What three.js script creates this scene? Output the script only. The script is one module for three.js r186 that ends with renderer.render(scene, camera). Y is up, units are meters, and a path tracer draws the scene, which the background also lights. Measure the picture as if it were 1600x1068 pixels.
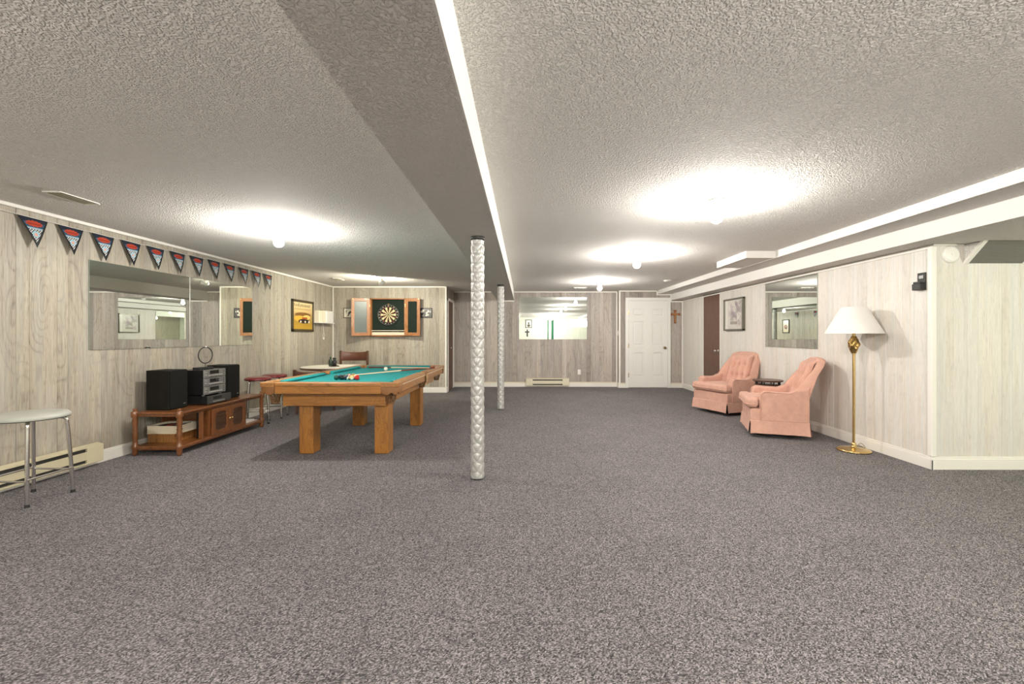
import * as THREE from 'three';
import { RoundedBoxGeometry } from 'three/addons/geometries/RoundedBoxGeometry.js';
import { mergeGeometries, mergeVertices, toCreasedNormals } from 'three/addons/utils/BufferGeometryUtils.js';
import { RectAreaLightUniformsLib } from 'three/addons/lights/RectAreaLightUniformsLib.js';

// ---------------------------------------------------------------- camera, light, exposure
const scene = new THREE.Scene();
scene.background = new THREE.Color(0x000000);
const EYE = 1.24, FOCAL = 690, W = 1600, H = 1068;
const camera = new THREE.PerspectiveCamera(2 * Math.atan(H / 2 / FOCAL) * 180 / Math.PI, W / H, 0.05, 60);
camera.position.set(0, EYE, 0);
camera.lookAt(0, EYE, -10);
camera.setViewOffset(W, H, -18, 10, W, H);           // shift lens: vanishing point right of and above the middle
const renderer = new THREE.WebGLRenderer({ antialias: true });
renderer.toneMapping = THREE.LinearToneMapping;
renderer.toneMappingExposure = 1.0;
renderer.shadowMap.enabled = true;
RectAreaLightUniformsLib.init();

const SPOT = 9, DAY = 7;
const bulbColor = new THREE.Color().setRGB(1, 0.955, 0.89);
const spotColor = new THREE.Color().setRGB(1, 0.95, 0.78);
const dayColor = new THREE.Color().setRGB(0.95, 1, 0.80);
const BULBS = [[1.52, -3.48, 7], [1.49, -5.81, 7.4], [1.50, -8.7, 6.2], [1.5, 0.5, 20], [1.5, 2.8, 13], [-2.45, -4.42, 7.2], [-2.45, 0.6, 20], [5.3, -1.6, 8]];   // x, z, candela; left bulb behind the camera and bulkhead bulb are added

// ---------------------------------------------------------------- helpers
let seed = 7;
const rnd = () => { seed = (seed * 1664525 + 1013904223) >>> 0; return seed / 4294967296; };
const rr = (a, b) => a + (b - a) * rnd();
const taken = new Map();
function numbered(name) { const n = taken.get(name) || 0; taken.set(name, n + 1); return n ? `${name}_${String(n).padStart(3, '0')}` : name; }
function mesh(name, geo, mat, parent) {
  const m = new THREE.Mesh(Array.isArray(geo) ? mergeG(geo) : geo, mat);
  m.name = parent ? name : numbered(name); m.castShadow = m.receiveShadow = true; (parent || scene).add(m); return m;
}
function mergeG(list) { return mergeGeometries(list.map(g => { const h = g.index ? g.toNonIndexed() : g; for (const k of Object.keys(h.attributes)) if (!['position', 'normal', 'uv'].includes(k)) h.deleteAttribute(k); return h; })); }
function thing(name, label, category, pos = [0, 0, 0], turn = 0, kind, group) {
  const o = new THREE.Group(); o.name = numbered(name); o.position.set(...pos); o.rotation.y = turn; scene.add(o);
  return tag(o, label, category, kind, group);
}
function tag(o, label, category, kind, group) { o.userData.label = label; o.userData.category = category; if (kind) o.userData.kind = kind; if (group) o.userData.group = group; return o; }
const T = (g, x = 0, y = 0, z = 0) => g.translate(x, y, z);
// uv in metres by the dominant normal; grain: axis that becomes v
function muv(g, grain = 'y', ox = 0, oy = 0) {
  const p = g.attributes.position, n = g.attributes.normal, uv = new Float32Array(p.count * 2), ax = { x: 0, y: 1, z: 2 }[grain];
  for (let i = 0; i < p.count; i++) {
    const a = [Math.abs(n.getX(i)), Math.abs(n.getY(i)), Math.abs(n.getZ(i))], q = [p.getX(i), p.getY(i), p.getZ(i)];
    let d = a[0] > a[1] && a[0] > a[2] ? 0 : a[1] > a[2] ? 1 : 2;
    const rest = [0, 1, 2].filter(k => k !== d); let v = rest.includes(ax) ? ax : rest[1]; const u = rest.find(k => k !== v);
    uv[2 * i] = q[u] + ox; uv[2 * i + 1] = q[v] + oy;
  }
  g.setAttribute('uv', new THREE.BufferAttribute(uv, 2)); return g;
}
function bx(w, h, d, x = 0, y = 0, z = 0, grain = 'y') { return muv(T(new THREE.BoxGeometry(w, h, d), x, y, z), grain, rnd(), rnd()); }
function rb(w, h, d, x = 0, y = 0, z = 0, r = 0.005, grain = 'y', seg = 2) { return muv(T(new RoundedBoxGeometry(w, h, d, seg, Math.min(r, w / 2.01, h / 2.01, d / 2.01)), x, y, z), grain, rnd(), rnd()); }
function b2(x0, x1, y0, y1, z0, z1, r = 0, grain = 'y') { const f = r ? rb : bx; return r ? rb(x1 - x0, y1 - y0, z1 - z0, (x0 + x1) / 2, (y0 + y1) / 2, (z0 + z1) / 2, r, grain) : bx(x1 - x0, y1 - y0, z1 - z0, (x0 + x1) / 2, (y0 + y1) / 2, (z0 + z1) / 2, grain); }
const cyl = (r0, r1, h, x = 0, y = 0, z = 0, n = 24) => T(new THREE.CylinderGeometry(r0, r1, h, n), x, y, z);
const V = (x, y, z) => new THREE.Vector3(x, y, z);
function tube(pts, r, n = 24, m = 8) { return new THREE.TubeGeometry(new THREE.CatmullRomCurve3(pts.map(p => V(...p)), false, 'centripetal'), n, r, m); }
function rod(a, b, r, r2 = r, n = 10) {
  const d = V(...b).sub(V(...a)), g = new THREE.CylinderGeometry(r2, r, d.length(), n);
  g.applyQuaternion(new THREE.Quaternion().setFromUnitVectors(V(0, 1, 0), d.clone().normalize()));
  return T(g, (a[0] + b[0]) / 2, (a[1] + b[1]) / 2, (a[2] + b[2]) / 2);
}
const lathe = (pts, n = 32) => new THREE.LatheGeometry(pts.map(p => new THREE.Vector2(...p)), n);
function extr(pts, depth, bevel = 0, holes = []) {
  const s = new THREE.Shape(pts.map(p => new THREE.Vector2(...p)));
  for (const h of holes) s.holes.push(h);
  return new THREE.ExtrudeGeometry(s, { depth, bevelEnabled: bevel > 0, bevelThickness: bevel, bevelSize: bevel, bevelOffset: -bevel, bevelSegments: 3, curveSegments: 16 });
}
const smooth = (a, b, x) => { const t = Math.min(1, Math.max(0, (x - a) / (b - a))); return t * t * (3 - 2 * t); };

// ---------------------------------------------------------------- textures
function makeNoise(s) {
  const N = 256, tab = new Float32Array(N * N); let q = s;
  for (let i = 0; i < N * N; i++) { q = (q * 1664525 + 1013904223) >>> 0; tab[i] = q / 4294967296; }
  return (x, y, px, py) => {       // periodic value noise, px and py whole periods
    let xi = Math.floor(x), yi = Math.floor(y); const fx = x - xi, fy = y - yi;
    xi = ((xi % px) + px) % px; yi = ((yi % py) + py) % py; const x1 = (xi + 1) % px, y1 = (yi + 1) % py;
    const u = fx * fx * (3 - 2 * fx), v = fy * fy * (3 - 2 * fy), I = (a, b) => tab[((b * 131 + (b >> 8) * 17) & 255) * N + ((a + (a >> 8) * 37) & 255)];
    return (I(xi, yi) * (1 - u) + I(x1, yi) * u) * (1 - v) + (I(xi, y1) * (1 - u) + I(x1, y1) * u) * v;
  };
}
const n1 = makeNoise(11), n2 = makeNoise(53);
function tex(w, h, f, srgb, rx = 1, ry = 1) {
  const d = new Uint8Array(w * h * 4);
  for (let y = 0, k = 0; y < h; y++) for (let x = 0; x < w; x++, k += 4) { const c = f(x / w, y / h); d[k] = c[0] * 255; d[k + 1] = c[1] * 255; d[k + 2] = c[2] * 255; d[k + 3] = 255; }
  const t = new THREE.DataTexture(d, w, h); t.wrapS = t.wrapT = THREE.RepeatWrapping; t.magFilter = THREE.LinearFilter; t.minFilter = THREE.LinearMipmapLinearFilter; t.generateMipmaps = true;
  if (srgb) t.colorSpace = THREE.SRGBColorSpace; t.repeat.set(rx, ry); t.needsUpdate = true; return t;
}
const cl = v => Math.min(1, Math.max(0, v));
const g3 = v => { v = cl(v); return [v, v, v]; };
// knock-down stucco, tile 1.3 m
const stuccoBump = tex(2048, 2048, (u, v) => {
  const a = n1(u * 215 + n2(u * 105, v * 105, 105, 105) * 1.4, v * 215 + n2(u * 105 + 31, v * 105, 105, 105) * 1.4, 215, 215), b = n2(u * 250, v * 250, 250, 250);
  return g3(smooth(0.36, 0.78, a * 0.75 + b * 0.27) * 0.85 + b * 0.15);
}, false, 1 / 1.3, 1 / 1.3);
// loop pile carpet, tile 1.2 m: brick-laid loops of several greys
const loopTone = new Float32Array(256 * 256); for (let i = 0; i < loopTone.length; i++) { const r = rnd(); loopTone[i] = r < 0.25 ? rr(0.20, 0.34) : r < 0.70 ? rr(0.44, 0.55) : rr(0.62, 0.80); }
function loop(u, v) {
  const NX = 200, NY = 250, wu = u * NX + (n1(u * 60, v * 60, 60, 60) - 0.5) * 1.4, wv = v * NY + (n2(u * 60, v * 60, 60, 60) - 0.5) * 1.4;
  const r = Math.floor(wv), x = wu + (r & 1) * 0.5 + 0.35 * (wv - r), c = Math.floor(x), dx = x - c - 0.5, dy = wv - r - 0.5;
  const cc = ((c % NX) + NX) % NX, ry = ((r % NY) + NY) % NY;
  return [cl(1 - (dx * dx + dy * dy) * 3.2), loopTone[ry * 256 + cc]];
}
const carpetMap = tex(2048, 2048, (u, v) => {
  const [h, t] = loop(u, v), f = n2(u * 256, v * 256, 256, 256) - 0.5, big = n1(u * 5, v * 5, 5, 5) - 0.5;
  const k = t * (0.74 + 0.26 * Math.sqrt(h)) + f * 0.12 + big * 0.03 + 0.055;
  return [cl(k * 0.99 + 0.01), cl(k * 0.955 + 0.01), cl(k * 0.96 + 0.01)];
}, true, 0.85, 0.85);
const carpetBump = tex(1024, 1024, (u, v) => g3(Math.sqrt(loop(u, v)[0])), false, 0.85, 0.85);
// pickled-oak wall panel, tile 1.2 x 2.4 m
function grainAt(u, v) {
  const warp = n1(u * 6, v * 5, 6, 5) * 0.5, big = n2(u * 8 + warp, v * 3, 8, 3), rings = (n1(u * 9 + warp, v * 4, 9, 4) * 7) % 1;
  const line = Math.pow(Math.abs(rings - 0.5) * 2, 5), streak = n2(u * 128, v * 10, 128, 10), fine = n1(u * 250, v * 60, 250, 60), pores = smooth(0.62, 0.9, n2(u * 220, v * 40, 220, 40));
  return { big, line, streak, fine, pores };
}
const panelMap = tex(1024, 2048, (u, v) => {
  const g = grainAt(u, v), wash = n1(u * 40, v * 3, 40, 3), k = 0.965 - 0.03 * g.line * (0.2 + g.big) - 0.045 * (1 - g.streak) - 0.055 * wash * g.big - 0.05 * g.pores * wash + 0.035 * (g.fine - 0.5);
  const warm = 0.025 * (wash - 0.5);
  return [cl(k + warm), cl(k), cl(k - 0.006 - warm)];
}, true, 1 / 1.2, 1 / 2.4);
const greyPanelMap = tex(1024, 2048, (u, v) => {
  const g = grainAt(u, v), wash = n1(u * 40, v * 3, 40, 3), k = 0.975 - 0.12 * g.line * (0.15 + g.big) - 0.10 * (1 - g.streak) - 0.09 * wash * g.big - 0.13 * g.pores * wash + 0.05 * (g.fine - 0.5);
  const warm = 0.03 * (wash - 0.5);
  return [cl(k + warm), cl(k), cl(k - 0.006 - warm)];
}, true, 1 / 1.2, 1 / 2.4);
// plain hardwood grain, tile 0.8 x 1.6 m, colour set by the material
const woodMap = tex(512, 1024, (u, v) => {
  const g = grainAt(u, v), k = 0.97 - 0.20 * g.line * (0.3 + 0.7 * g.big) - 0.17 * (1 - g.streak) - 0.10 * g.pores - 0.06 * g.big;
  return [cl(k), cl(k * 0.96), cl(k * 0.9)];
}, true, 1 / 0.5, 1 / 1.0);
const plush = tex(512, 512, (u, v) => { const a = n1(u * 9, v * 9, 9, 9), b = n2(u * 24, v * 24, 24, 24), c = n1(u * 200, v * 200, 200, 200); return g3(0.88 + 0.05 * a + 0.03 * b + 0.05 * (c - 0.5)); }, true, 1 / 0.6, 1 / 0.6);
const fabricBump = tex(512, 512, (u, v) => g3(n1(u * 200, v * 200, 200, 200)), false, 3, 3);

// ---------------------------------------------------------------- materials
const C = (r, g, b) => new THREE.Color().setRGB(r, g, b);
const M = (color, roughness = 0.6, o = {}) => new THREE.MeshStandardMaterial({ color, roughness, ...o });
const P = (color, roughness = 0.6, o = {}) => new THREE.MeshPhysicalMaterial({ color, roughness, ...o });
const mat = {
  carpet: M(C(0.69, 0.68, 0.69), 1, { map: carpetMap, bumpMap: carpetBump, bumpScale: 0.004 }),
  stucco: M(C(0.83, 0.805, 0.76), 0.9, { bumpMap: stuccoBump, bumpScale: 0.0085 }),
  soffit: M(C(0.82, 0.80, 0.76), 0.7),
  trim: M(C(0.82, 0.79, 0.73), 0.5),
  cream: M(C(0.74, 0.66, 0.52), 0.5),
  core: M(C(0.25, 0.23, 0.2), 0.9),
  backWall: M(C(0.72, 0.73, 0.66), 0.8, { map: panelMap }),
  chrome: M(C(0.75, 0.74, 0.72), 0.16, { metalness: 1 }),
  brass: M(C(0.72, 0.52, 0.22), 0.22, { metalness: 1 }),
  black: M(C(0.012, 0.012, 0.012), 0.55), blackGloss: M(C(0.012, 0.012, 0.012), 0.22), dark: M(C(0.03, 0.028, 0.025), 0.6), rubber: M(C(0.02, 0.02, 0.02), 0.9),
  silver: M(C(0.25, 0.25, 0.24), 0.38, { metalness: 0.6 }), silverLight: M(C(0.55, 0.55, 0.53), 0.3, { metalness: 0.7 }),
  heater: M(C(0.60, 0.54, 0.37), 0.5), white: M(C(0.80, 0.79, 0.75), 0.45), whitePlastic: M(C(0.78, 0.76, 0.7), 0.35),
  mirror: M(C(0.86, 0.90, 0.85), 0.0, { metalness: 1 }), mirrorEdge: M(C(0.18, 0.24, 0.2), 0.3),
  oak: P(C(0.52, 0.235, 0.05), 0.36, { map: woodMap, clearcoat: 0.35, clearcoatRoughness: 0.2 }),
  oakPale: P(C(0.60, 0.29, 0.095), 0.36, { map: woodMap, clearcoat: 0.35, clearcoatRoughness: 0.2 }),
  walnut: P(C(0.29, 0.11, 0.036), 0.33, { map: woodMap, clearcoat: 0.5, clearcoatRoughness: 0.15 }),
  mahogany: P(C(0.12, 0.048, 0.025), 0.4, { map: woodMap, clearcoat: 0.3, clearcoatRoughness: 0.3 }),
  door: P(C(0.17, 0.076, 0.043), 0.5, { map: woodMap, clearcoat: 0.2, clearcoatRoughness: 0.4 }),
  cabinetWood: P(C(0.50, 0.22, 0.075), 0.4, { map: woodMap, clearcoat: 0.3 }),
  leather: M(C(0.24, 0.10, 0.028), 0.55), net: M(C(0.16, 0.075, 0.025), 0.8),
  felt: P(C(0.004, 0.27, 0.275), 1, { sheen: 0.12, sheenColor: C(0.1, 0.8, 0.8), sheenRoughness: 0.6, bumpMap: fabricBump, bumpScale: 0.0006 }),
  velour: P(C(0.74, 0.425, 0.33), 0.9, { map: plush, sheen: 0.6, sheenColor: C(1, 0.8, 0.7), sheenRoughness: 0.5, bumpMap: fabricBump, bumpScale: 0.0008 }),
  quilt: P(C(0.47, 0.465, 0.445), 0.38, { metalness: 0.25 }),
  redVinyl: P(C(0.16, 0.012, 0.014), 0.28, { clearcoat: 0.4 }), greyVinyl: P(C(0.46, 0.47, 0.42), 0.4), brownVinyl: P(C(0.10, 0.035, 0.018), 0.35, { clearcoat: 0.3 }),
  shade: P(C(0.94, 0.92, 0.88), 0.9, { transmission: 0.25, thickness: 0 }),
  bulb: M(C(0.9, 0.9, 0.88), 0.3, { emissive: C(1, 0.97, 0.92), emissiveIntensity: 9 }),
  porcelain: M(C(0.82, 0.81, 0.77), 0.3), chalk: P(C(0.010, 0.018, 0.013), 0.8, { specularIntensity: 0.4 }), chalkGrey: M(C(0.075, 0.095, 0.085), 0.35),
};
const panelTones = {   // tones of the boards themselves: grey pickled sheets and the whiter sheets of the right side
  grey: [C(0.525, 0.47, 0.385), C(0.485, 0.435, 0.36), C(0.445, 0.40, 0.335), C(0.505, 0.46, 0.38)].map(c => M(c, 0.55, { map: greyPanelMap })),
  far: [C(0.60, 0.53, 0.475), C(0.48, 0.425, 0.385), C(0.40, 0.355, 0.325), C(0.53, 0.47, 0.425)].map(c => M(c, 0.55, { map: greyPanelMap })),
  white: [C(0.84, 0.80, 0.745), C(0.825, 0.785, 0.73), C(0.84, 0.795, 0.74), C(0.80, 0.765, 0.71)].map(c => M(c, 0.5, { map: panelMap })),
};
function canvasTex(w, h, draw) {
  const c = document.createElement('canvas'); c.width = w; c.height = h; draw(c.getContext('2d'), w, h);
  const t = new THREE.CanvasTexture(c); t.colorSpace = THREE.SRGBColorSpace; return t;
}

// ---------------------------------------------------------------- the room
const CEIL = 2.31, LX = -4.15, RX = 3.785, FZ = -10.70, DZ = -9.61, JZ = -10.50, NZ = -4.095, BZ = 4.3, EX = 6.4, DX = -1.685, JX = 2.27, TH = 0.014;
tag(mesh('floor', muv(T(new THREE.BoxGeometry(10.75, 0.1, 15.2), 1.12, -0.05, -3.2), 'z'), mat.carpet), 'grey flecked loop pile carpet covering the whole floor', 'carpet', 'structure');
tag(mesh('ceiling', muv(T(new THREE.BoxGeometry(10.75, 0.1, 15.2), 1.12, CEIL + 0.05, -3.2), 'z'), mat.stucco), 'off white stippled stucco ceiling', 'ceiling', 'structure');

const boardCache = new Map();
function boardGeo(w, y0, y1, variant) {
  const key = [w.toFixed(3), y0, y1, variant].join();
  if (boardCache.has(key)) return boardCache.get(key);
  const c = 0.0028, h = w / 2, xs = [-h, -h + c, h - c, h], zs = [TH - 0.0035, TH, TH, TH - 0.0035], pos = [], nor = [], uv = [], ou = variant * 0.37, ov = variant * 0.53;
  for (let i = 0; i < 3; i++) {
    const n = V(zs[i] - zs[i + 1], 0, xs[i + 1] - xs[i]).normalize();
    for (const [a, b] of [[i, y0], [i + 1, y0], [i + 1, y1], [i, y0], [i + 1, y1], [i, y1]]) { pos.push(xs[a], b, zs[a]); nor.push(n.x, n.y, n.z); uv.push(xs[a] + ou, b + ov); }
  }
  for (const [y, s] of [[y0, -1], [y1, 1]]) {                       // end grain
    const q = s < 0 ? [[-h, 0], [h, 0], [h - c, TH], [-h, 0], [h - c, TH], [-h + c, TH]] : [[-h, 0], [h - c, TH], [h, 0], [-h, 0], [-h + c, TH], [h - c, TH]];
    for (const [x, z] of q) { pos.push(x, y, z); nor.push(0, s, 0); uv.push(x + ou, z + ov); }
  }
  const g = new THREE.BufferGeometry(); g.setAttribute('position', new THREE.Float32BufferAttribute(pos, 3)); g.setAttribute('normal', new THREE.Float32BufferAttribute(nor, 3)); g.setAttribute('uv', new THREE.Float32BufferAttribute(uv, 2));
  boardCache.set(key, g); return g;
}
const sheet = [0.10, 0.20, 0.11, 0.15, 0.20, 0.13, 0.10, 0.22];     // groove spacing of one 1.2 m panel sheet
// wall standing at pos, local x along it, local z into the room
function wall(name, label, pos, turn, x0, x1, tones, { y1 = CEIL, boards = [[x0, x1, 0, y1]], depth = 0.16, start = 0 } = {}) {
  const g = thing(name, label, 'wall', pos, turn, 'structure');
  mesh('wall_core', bx(x1 - x0, CEIL, depth, (x0 + x1) / 2, CEIL / 2, -depth / 2), mat.core, g);
  let k = start;
  for (const [a, b, ya, yb] of boards) {
    let x = a;
    while (x < b - 0.02) {
      let w = sheet[k % sheet.length]; if (b - x - w < 0.05) w = b - x;
      const m = mesh('panel_board', boardGeo(w, ya, yb, (k * 7) % 12), tones[Math.floor(rnd() * tones.length)], g); m.position.set(x + w / 2, 0, 0);
      x += w; k++;
    }
  }
  return g;
}
wall('wall_left', 'long left wall of grooved grey wood panelling', [LX - TH, 0, 0], Math.PI / 2, -BZ, -DZ + 0.16, panelTones.grey, { boards: [[0.3, -DZ, 0, CEIL]] });
mesh('panel_sheet', bx(BZ + 0.3, CEIL, 0.012, -(BZ - 0.3) / 2, CEIL / 2, 0.006), panelTones.grey[0], scene.getObjectByName('wall_left'));
wall('wall_dartboard', 'short panelled end wall behind the dartboard cabinet', [0, 0, DZ - TH], 0, LX, DX, panelTones.grey, { start: 3 });
wall('wall_return', 'narrow panelled return wall holding the brown door', [DX - TH, 0, 0], Math.PI / 2, -DZ + 0.16, -FZ, panelTones.far, { boards: [[-DZ + 0.0, 9.78, 0, CEIL], [9.78, 10.62, 2.06, CEIL], [10.62, -FZ, 0, CEIL]] });
wall('wall_far', 'far wall of grey brown striped panelling', [0, 0, FZ - TH], 0, DX - 0.16, JX + 0.16, panelTones.far, { boards: [[DX, JX, 0, CEIL]], start: 1 });
wall('wall_jog', 'narrow side of the step in the far wall', [JX + TH, 0, 0], -Math.PI / 2, FZ, JZ - 0.16, panelTones.far, { boards: [[FZ, JZ, 0, CEIL]] });
wall('wall_door_end', 'far wall section around the white six panel door', [0, 0, JZ - TH], 0, JX + TH, RX + 0.16, panelTones.far, { boards: [[JX + TH, RX, 0, CEIL]], start: 5 });
wall('wall_right', 'right wall of pale whitewashed panelling', [RX + TH, 0, 0], -Math.PI / 2, JZ, NZ - TH, panelTones.white, { boards: [[JZ, -9.31, 0, 2.085], [-8.50, NZ, 0, 2.085]], start: 2 });
wall('wall_corner', 'pale panelled wall facing the camera at the right', [0, 0, NZ - TH], 0, RX + TH, EX, panelTones.white, { boards: [[RX, EX, 0, 2.2]], start: 4 });
tag(mesh('wall_side', bx(0.15, CEIL, BZ - NZ + 0.3, EX + 0.075, CEIL / 2, (BZ + NZ) / 2), mat.backWall), 'plain pale wall outside the picture at the right', 'wall', 'structure');
// wall behind the camera with a basement window opening high at the right
tag(mesh('wall_back', [bx(EX - LX, 1.72, 0.15, (EX + LX) / 2, 0.86, BZ + 0.075), bx(EX - LX, CEIL - 2.2, 0.15, (EX + LX) / 2, (CEIL + 2.2) / 2, BZ + 0.075), bx(2.6 - LX, 0.48, 0.15, (2.6 + LX) / 2, 1.96, BZ + 0.075), bx(EX - 4.2, 0.48, 0.15, (EX + 4.2) / 2, 1.96, BZ + 0.075)], mat.backWall), 'pale wall behind the camera', 'wall', 'structure');

// beam down the middle
tag(mesh('ceiling_beam', [muv(T(new THREE.BoxGeometry(0.4, CEIL - 2.096, BZ - FZ), -0.434, (CEIL + 2.096) / 2, (BZ + FZ) / 2), 'z')], mat.stucco), 'boxed stucco beam running down the middle of the ceiling', 'beam', 'structure');
tag(mesh('trim_beam', b2(-0.2345, -0.226, 2.094, CEIL, FZ, BZ), mat.soffit), 'smooth white painted side board of the ceiling beam', 'trim', 'structure');
// stepped bulkhead along the right wall
const bulk = thing('bulkhead', 'stepped white bulkhead boxed along the top of the right wall', 'bulkhead', [0, 0, 0], 0, 'structure');
mesh('upper_step', b2(3.20, EX, 2.225, CEIL, JZ, BZ), mat.stucco, bulk);
mesh('upper_face', b2(3.188, 3.20, 2.223, CEIL, JZ, BZ), mat.soffit, bulk);
mesh('lower_step', b2(3.53, EX, 2.085, 2.225, JZ, BZ), mat.stucco, bulk);
mesh('lower_face', b2(3.515, 3.53, 2.081, 2.225, JZ, BZ), mat.soffit, bulk);
mesh('duct_box', b2(2.83, 3.20, 2.225, CEIL, -6.44, -5.60), mat.stucco, bulk);
mesh('duct_box_face', [b2(2.818, 2.83, 2.223, CEIL, -6.44, -5.588), b2(2.83, 3.20, 2.223, CEIL, -5.60, -5.588)], mat.soffit, bulk);
mesh('wall_moulding', b2(RX - 0.014, RX, 2.045, 2.066, JZ, NZ + 0.01, 0.004), mat.trim, bulk);
// sloped panel at the top of the corner wall
const slope = thing('sloped_panel', 'sloped dark grey panel with white edges under the bulkhead at the far right', 'panel', [4.08, 0, NZ], 0, 'structure');
const slopeGeo = (x0, x1, o = 0) => muv(T(extr([[0, 1.925 - o], [0.20 + o, 2.12], [0.20 + o, 2.068], [0, 2.068]].map(([a, b]) => [-a, b]), x1 - x0).rotateY(Math.PI / 2), 0, 0, 0).translate(x0, 0, 0), 'x');
mesh('panel', muv(T(new THREE.BoxGeometry(0.5, 0.012, 0.245), 0, 0, 0).rotateX(-Math.PI / 4).translate(0.29, 2.0, 0.085), 'x'), M(C(0.20, 0.19, 0.165), 0.6, { map: panelMap }), slope);
mesh('panel_edge', [0.02, 0.56].map(x => T(new THREE.BoxGeometry(0.04, 0.022, 0.25), 0, 0, 0).rotateX(-Math.PI / 4).translate(x, 2.0, 0.085)), mat.trim, slope);
mesh('side_cheek', [0.02, 0.56].map(x => { const s = extr([[0, 1.92], [0.16, 2.08], [0, 2.08]], 0.012); return s.rotateY(-Math.PI / 2).translate(x, 0, 0); }), mat.stucco, slope);

// trims and baseboards
let tn = 0;
const trim = (geo, label, m = mat.trim) => tag(mesh(`trim_${++tn}`, geo, m), label, 'trim', 'structure');
trim(b2(LX, LX + 0.025, CEIL - 0.03, CEIL, DZ, BZ, 0.006), 'white moulding along the top of the left wall');
trim(b2(LX, DX, CEIL - 0.03, CEIL, DZ, DZ + 0.025, 0.006), 'white moulding along the top of the dartboard wall');
trim(b2(LX, LX + 0.02, 0.12, CEIL, DZ, DZ + 0.02, 0.006), 'white upright moulding in the corner left of the dartboard');
trim(b2(DX - 0.02, DX + 0.012, 0, CEIL, DZ - 0.02, DZ + 0.012, 0.004), 'white corner moulding right of the dartboard');
trim(b2(DX, -0.634, CEIL - 0.03, CEIL, FZ, FZ + 0.022, 0.006), 'white moulding along the top of the far wall left of the beam');
trim(b2(-0.226, JX, CEIL - 0.03, CEIL, FZ, FZ + 0.022, 0.006), 'white moulding along the top of the far wall above the mirror');
trim(b2(-0.64, -0.226, 2.062, 2.096, FZ, FZ + 0.022, 0.006), 'white moulding where the beam meets the far wall');
trim(b2(JX - 0.03, JX, 0, CEIL, FZ, FZ + 0.03, 0.006), 'white upright moulding on the left of the step in the far wall');
trim(b2(JX - 0.006, JX + 0.034, 0, CEIL, JZ, JZ + 0.014, 0.005), 'white upright moulding on the right of the step in the far wall');
trim(b2(JX, 3.19, CEIL - 0.03, CEIL, JZ, JZ + 0.022, 0.006), 'white moulding along the top above the white door');
trim([b2(3.16, 3.188, 2.21, CEIL, JZ, JZ + 0.022, 0.006), b2(3.16, 3.53, 2.196, 2.224, JZ, JZ + 0.022, 0.006), b2(3.486, 3.514, 2.05, 2.2, JZ, JZ + 0.022, 0.006), b2(3.49, RX, 2.03, 2.062, JZ, JZ + 0.022, 0.006)], 'white stepped moulding following the bulkhead on the far wall');
trim(b2(RX - 0.025, RX, 0, 2.05, JZ, JZ + 0.025, 0.006), 'white upright moulding in the far right corner');
trim(b2(RX - 0.016, RX + 0.035, 0.12, 2.064, NZ - 0.03, NZ + 0.016, 0.006), 'white corner moulding where the right wall turns');
trim(b2(RX, 4.07, 2.07, 2.085, NZ, NZ + 0.02, 0.005), 'short white moulding above the round smoke alarm');
function baseboard(side, label, pos, turn, x0, x1, m2 = mat.trim) {
  const g = thing(`baseboard_${side}`, label, 'baseboard', pos, turn, 'structure');
  const s = extr([[0, 0], [0.018, 0], [0.018, 0.085], [0, 0.085]], x1 - x0).rotateY(-Math.PI / 2).rotateY(Math.PI).translate(x0, 0, 0);   // board
  s.dispose(); mesh('board', b2(x0, x1, 0, 0.088, 0, 0.016, 0.003), mat.trim, g); mesh('cap', b2(x0, x1, 0.084, 0.118, 0, 0.011, 0.004), m2, g); mesh('bead', b2(x0, x1, 0.088, 0.098, 0.004, 0.0155, 0.004), m2, g);
}
baseboard('left', 'white baseboard along the left wall', [LX, 0, 0], Math.PI / 2, -BZ, -DZ);
baseboard('dartboard', 'white baseboard under the dartboard wall', [0, 0, DZ], 0, LX, DX + 0.014);
baseboard('return', 'white baseboard piece beside the brown door on the return wall', [DX, 0, 0], Math.PI / 2, -DZ - 0.014, 9.76);
baseboard('far', 'cream topped baseboard along the far wall', [0, 0, FZ], 0, DX, JX, mat.cream);
baseboard('jog', 'white baseboard on the side of the far wall step', [JX, 0, 0], -Math.PI / 2, FZ, JZ);
baseboard('door_end', 'cream topped baseboard left of the white door', [0, 0, JZ], 0, JX, 2.42, mat.cream);
baseboard('cross', 'cream topped baseboard right of the white door', [0, 0, JZ], 0, 3.49, RX, mat.cream);
baseboard('right_far', 'white baseboard on the right wall beyond the brown door', [RX, 0, 0], -Math.PI / 2, JZ, -9.32);
baseboard('right', 'white baseboard along the right wall behind the armchairs', [RX, 0, 0], -Math.PI / 2, -8.49, NZ + 0.016);
baseboard('corner', 'white baseboard under the corner wall at the right', [0, 0, NZ], 0, RX - 0.016, EX);

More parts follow.
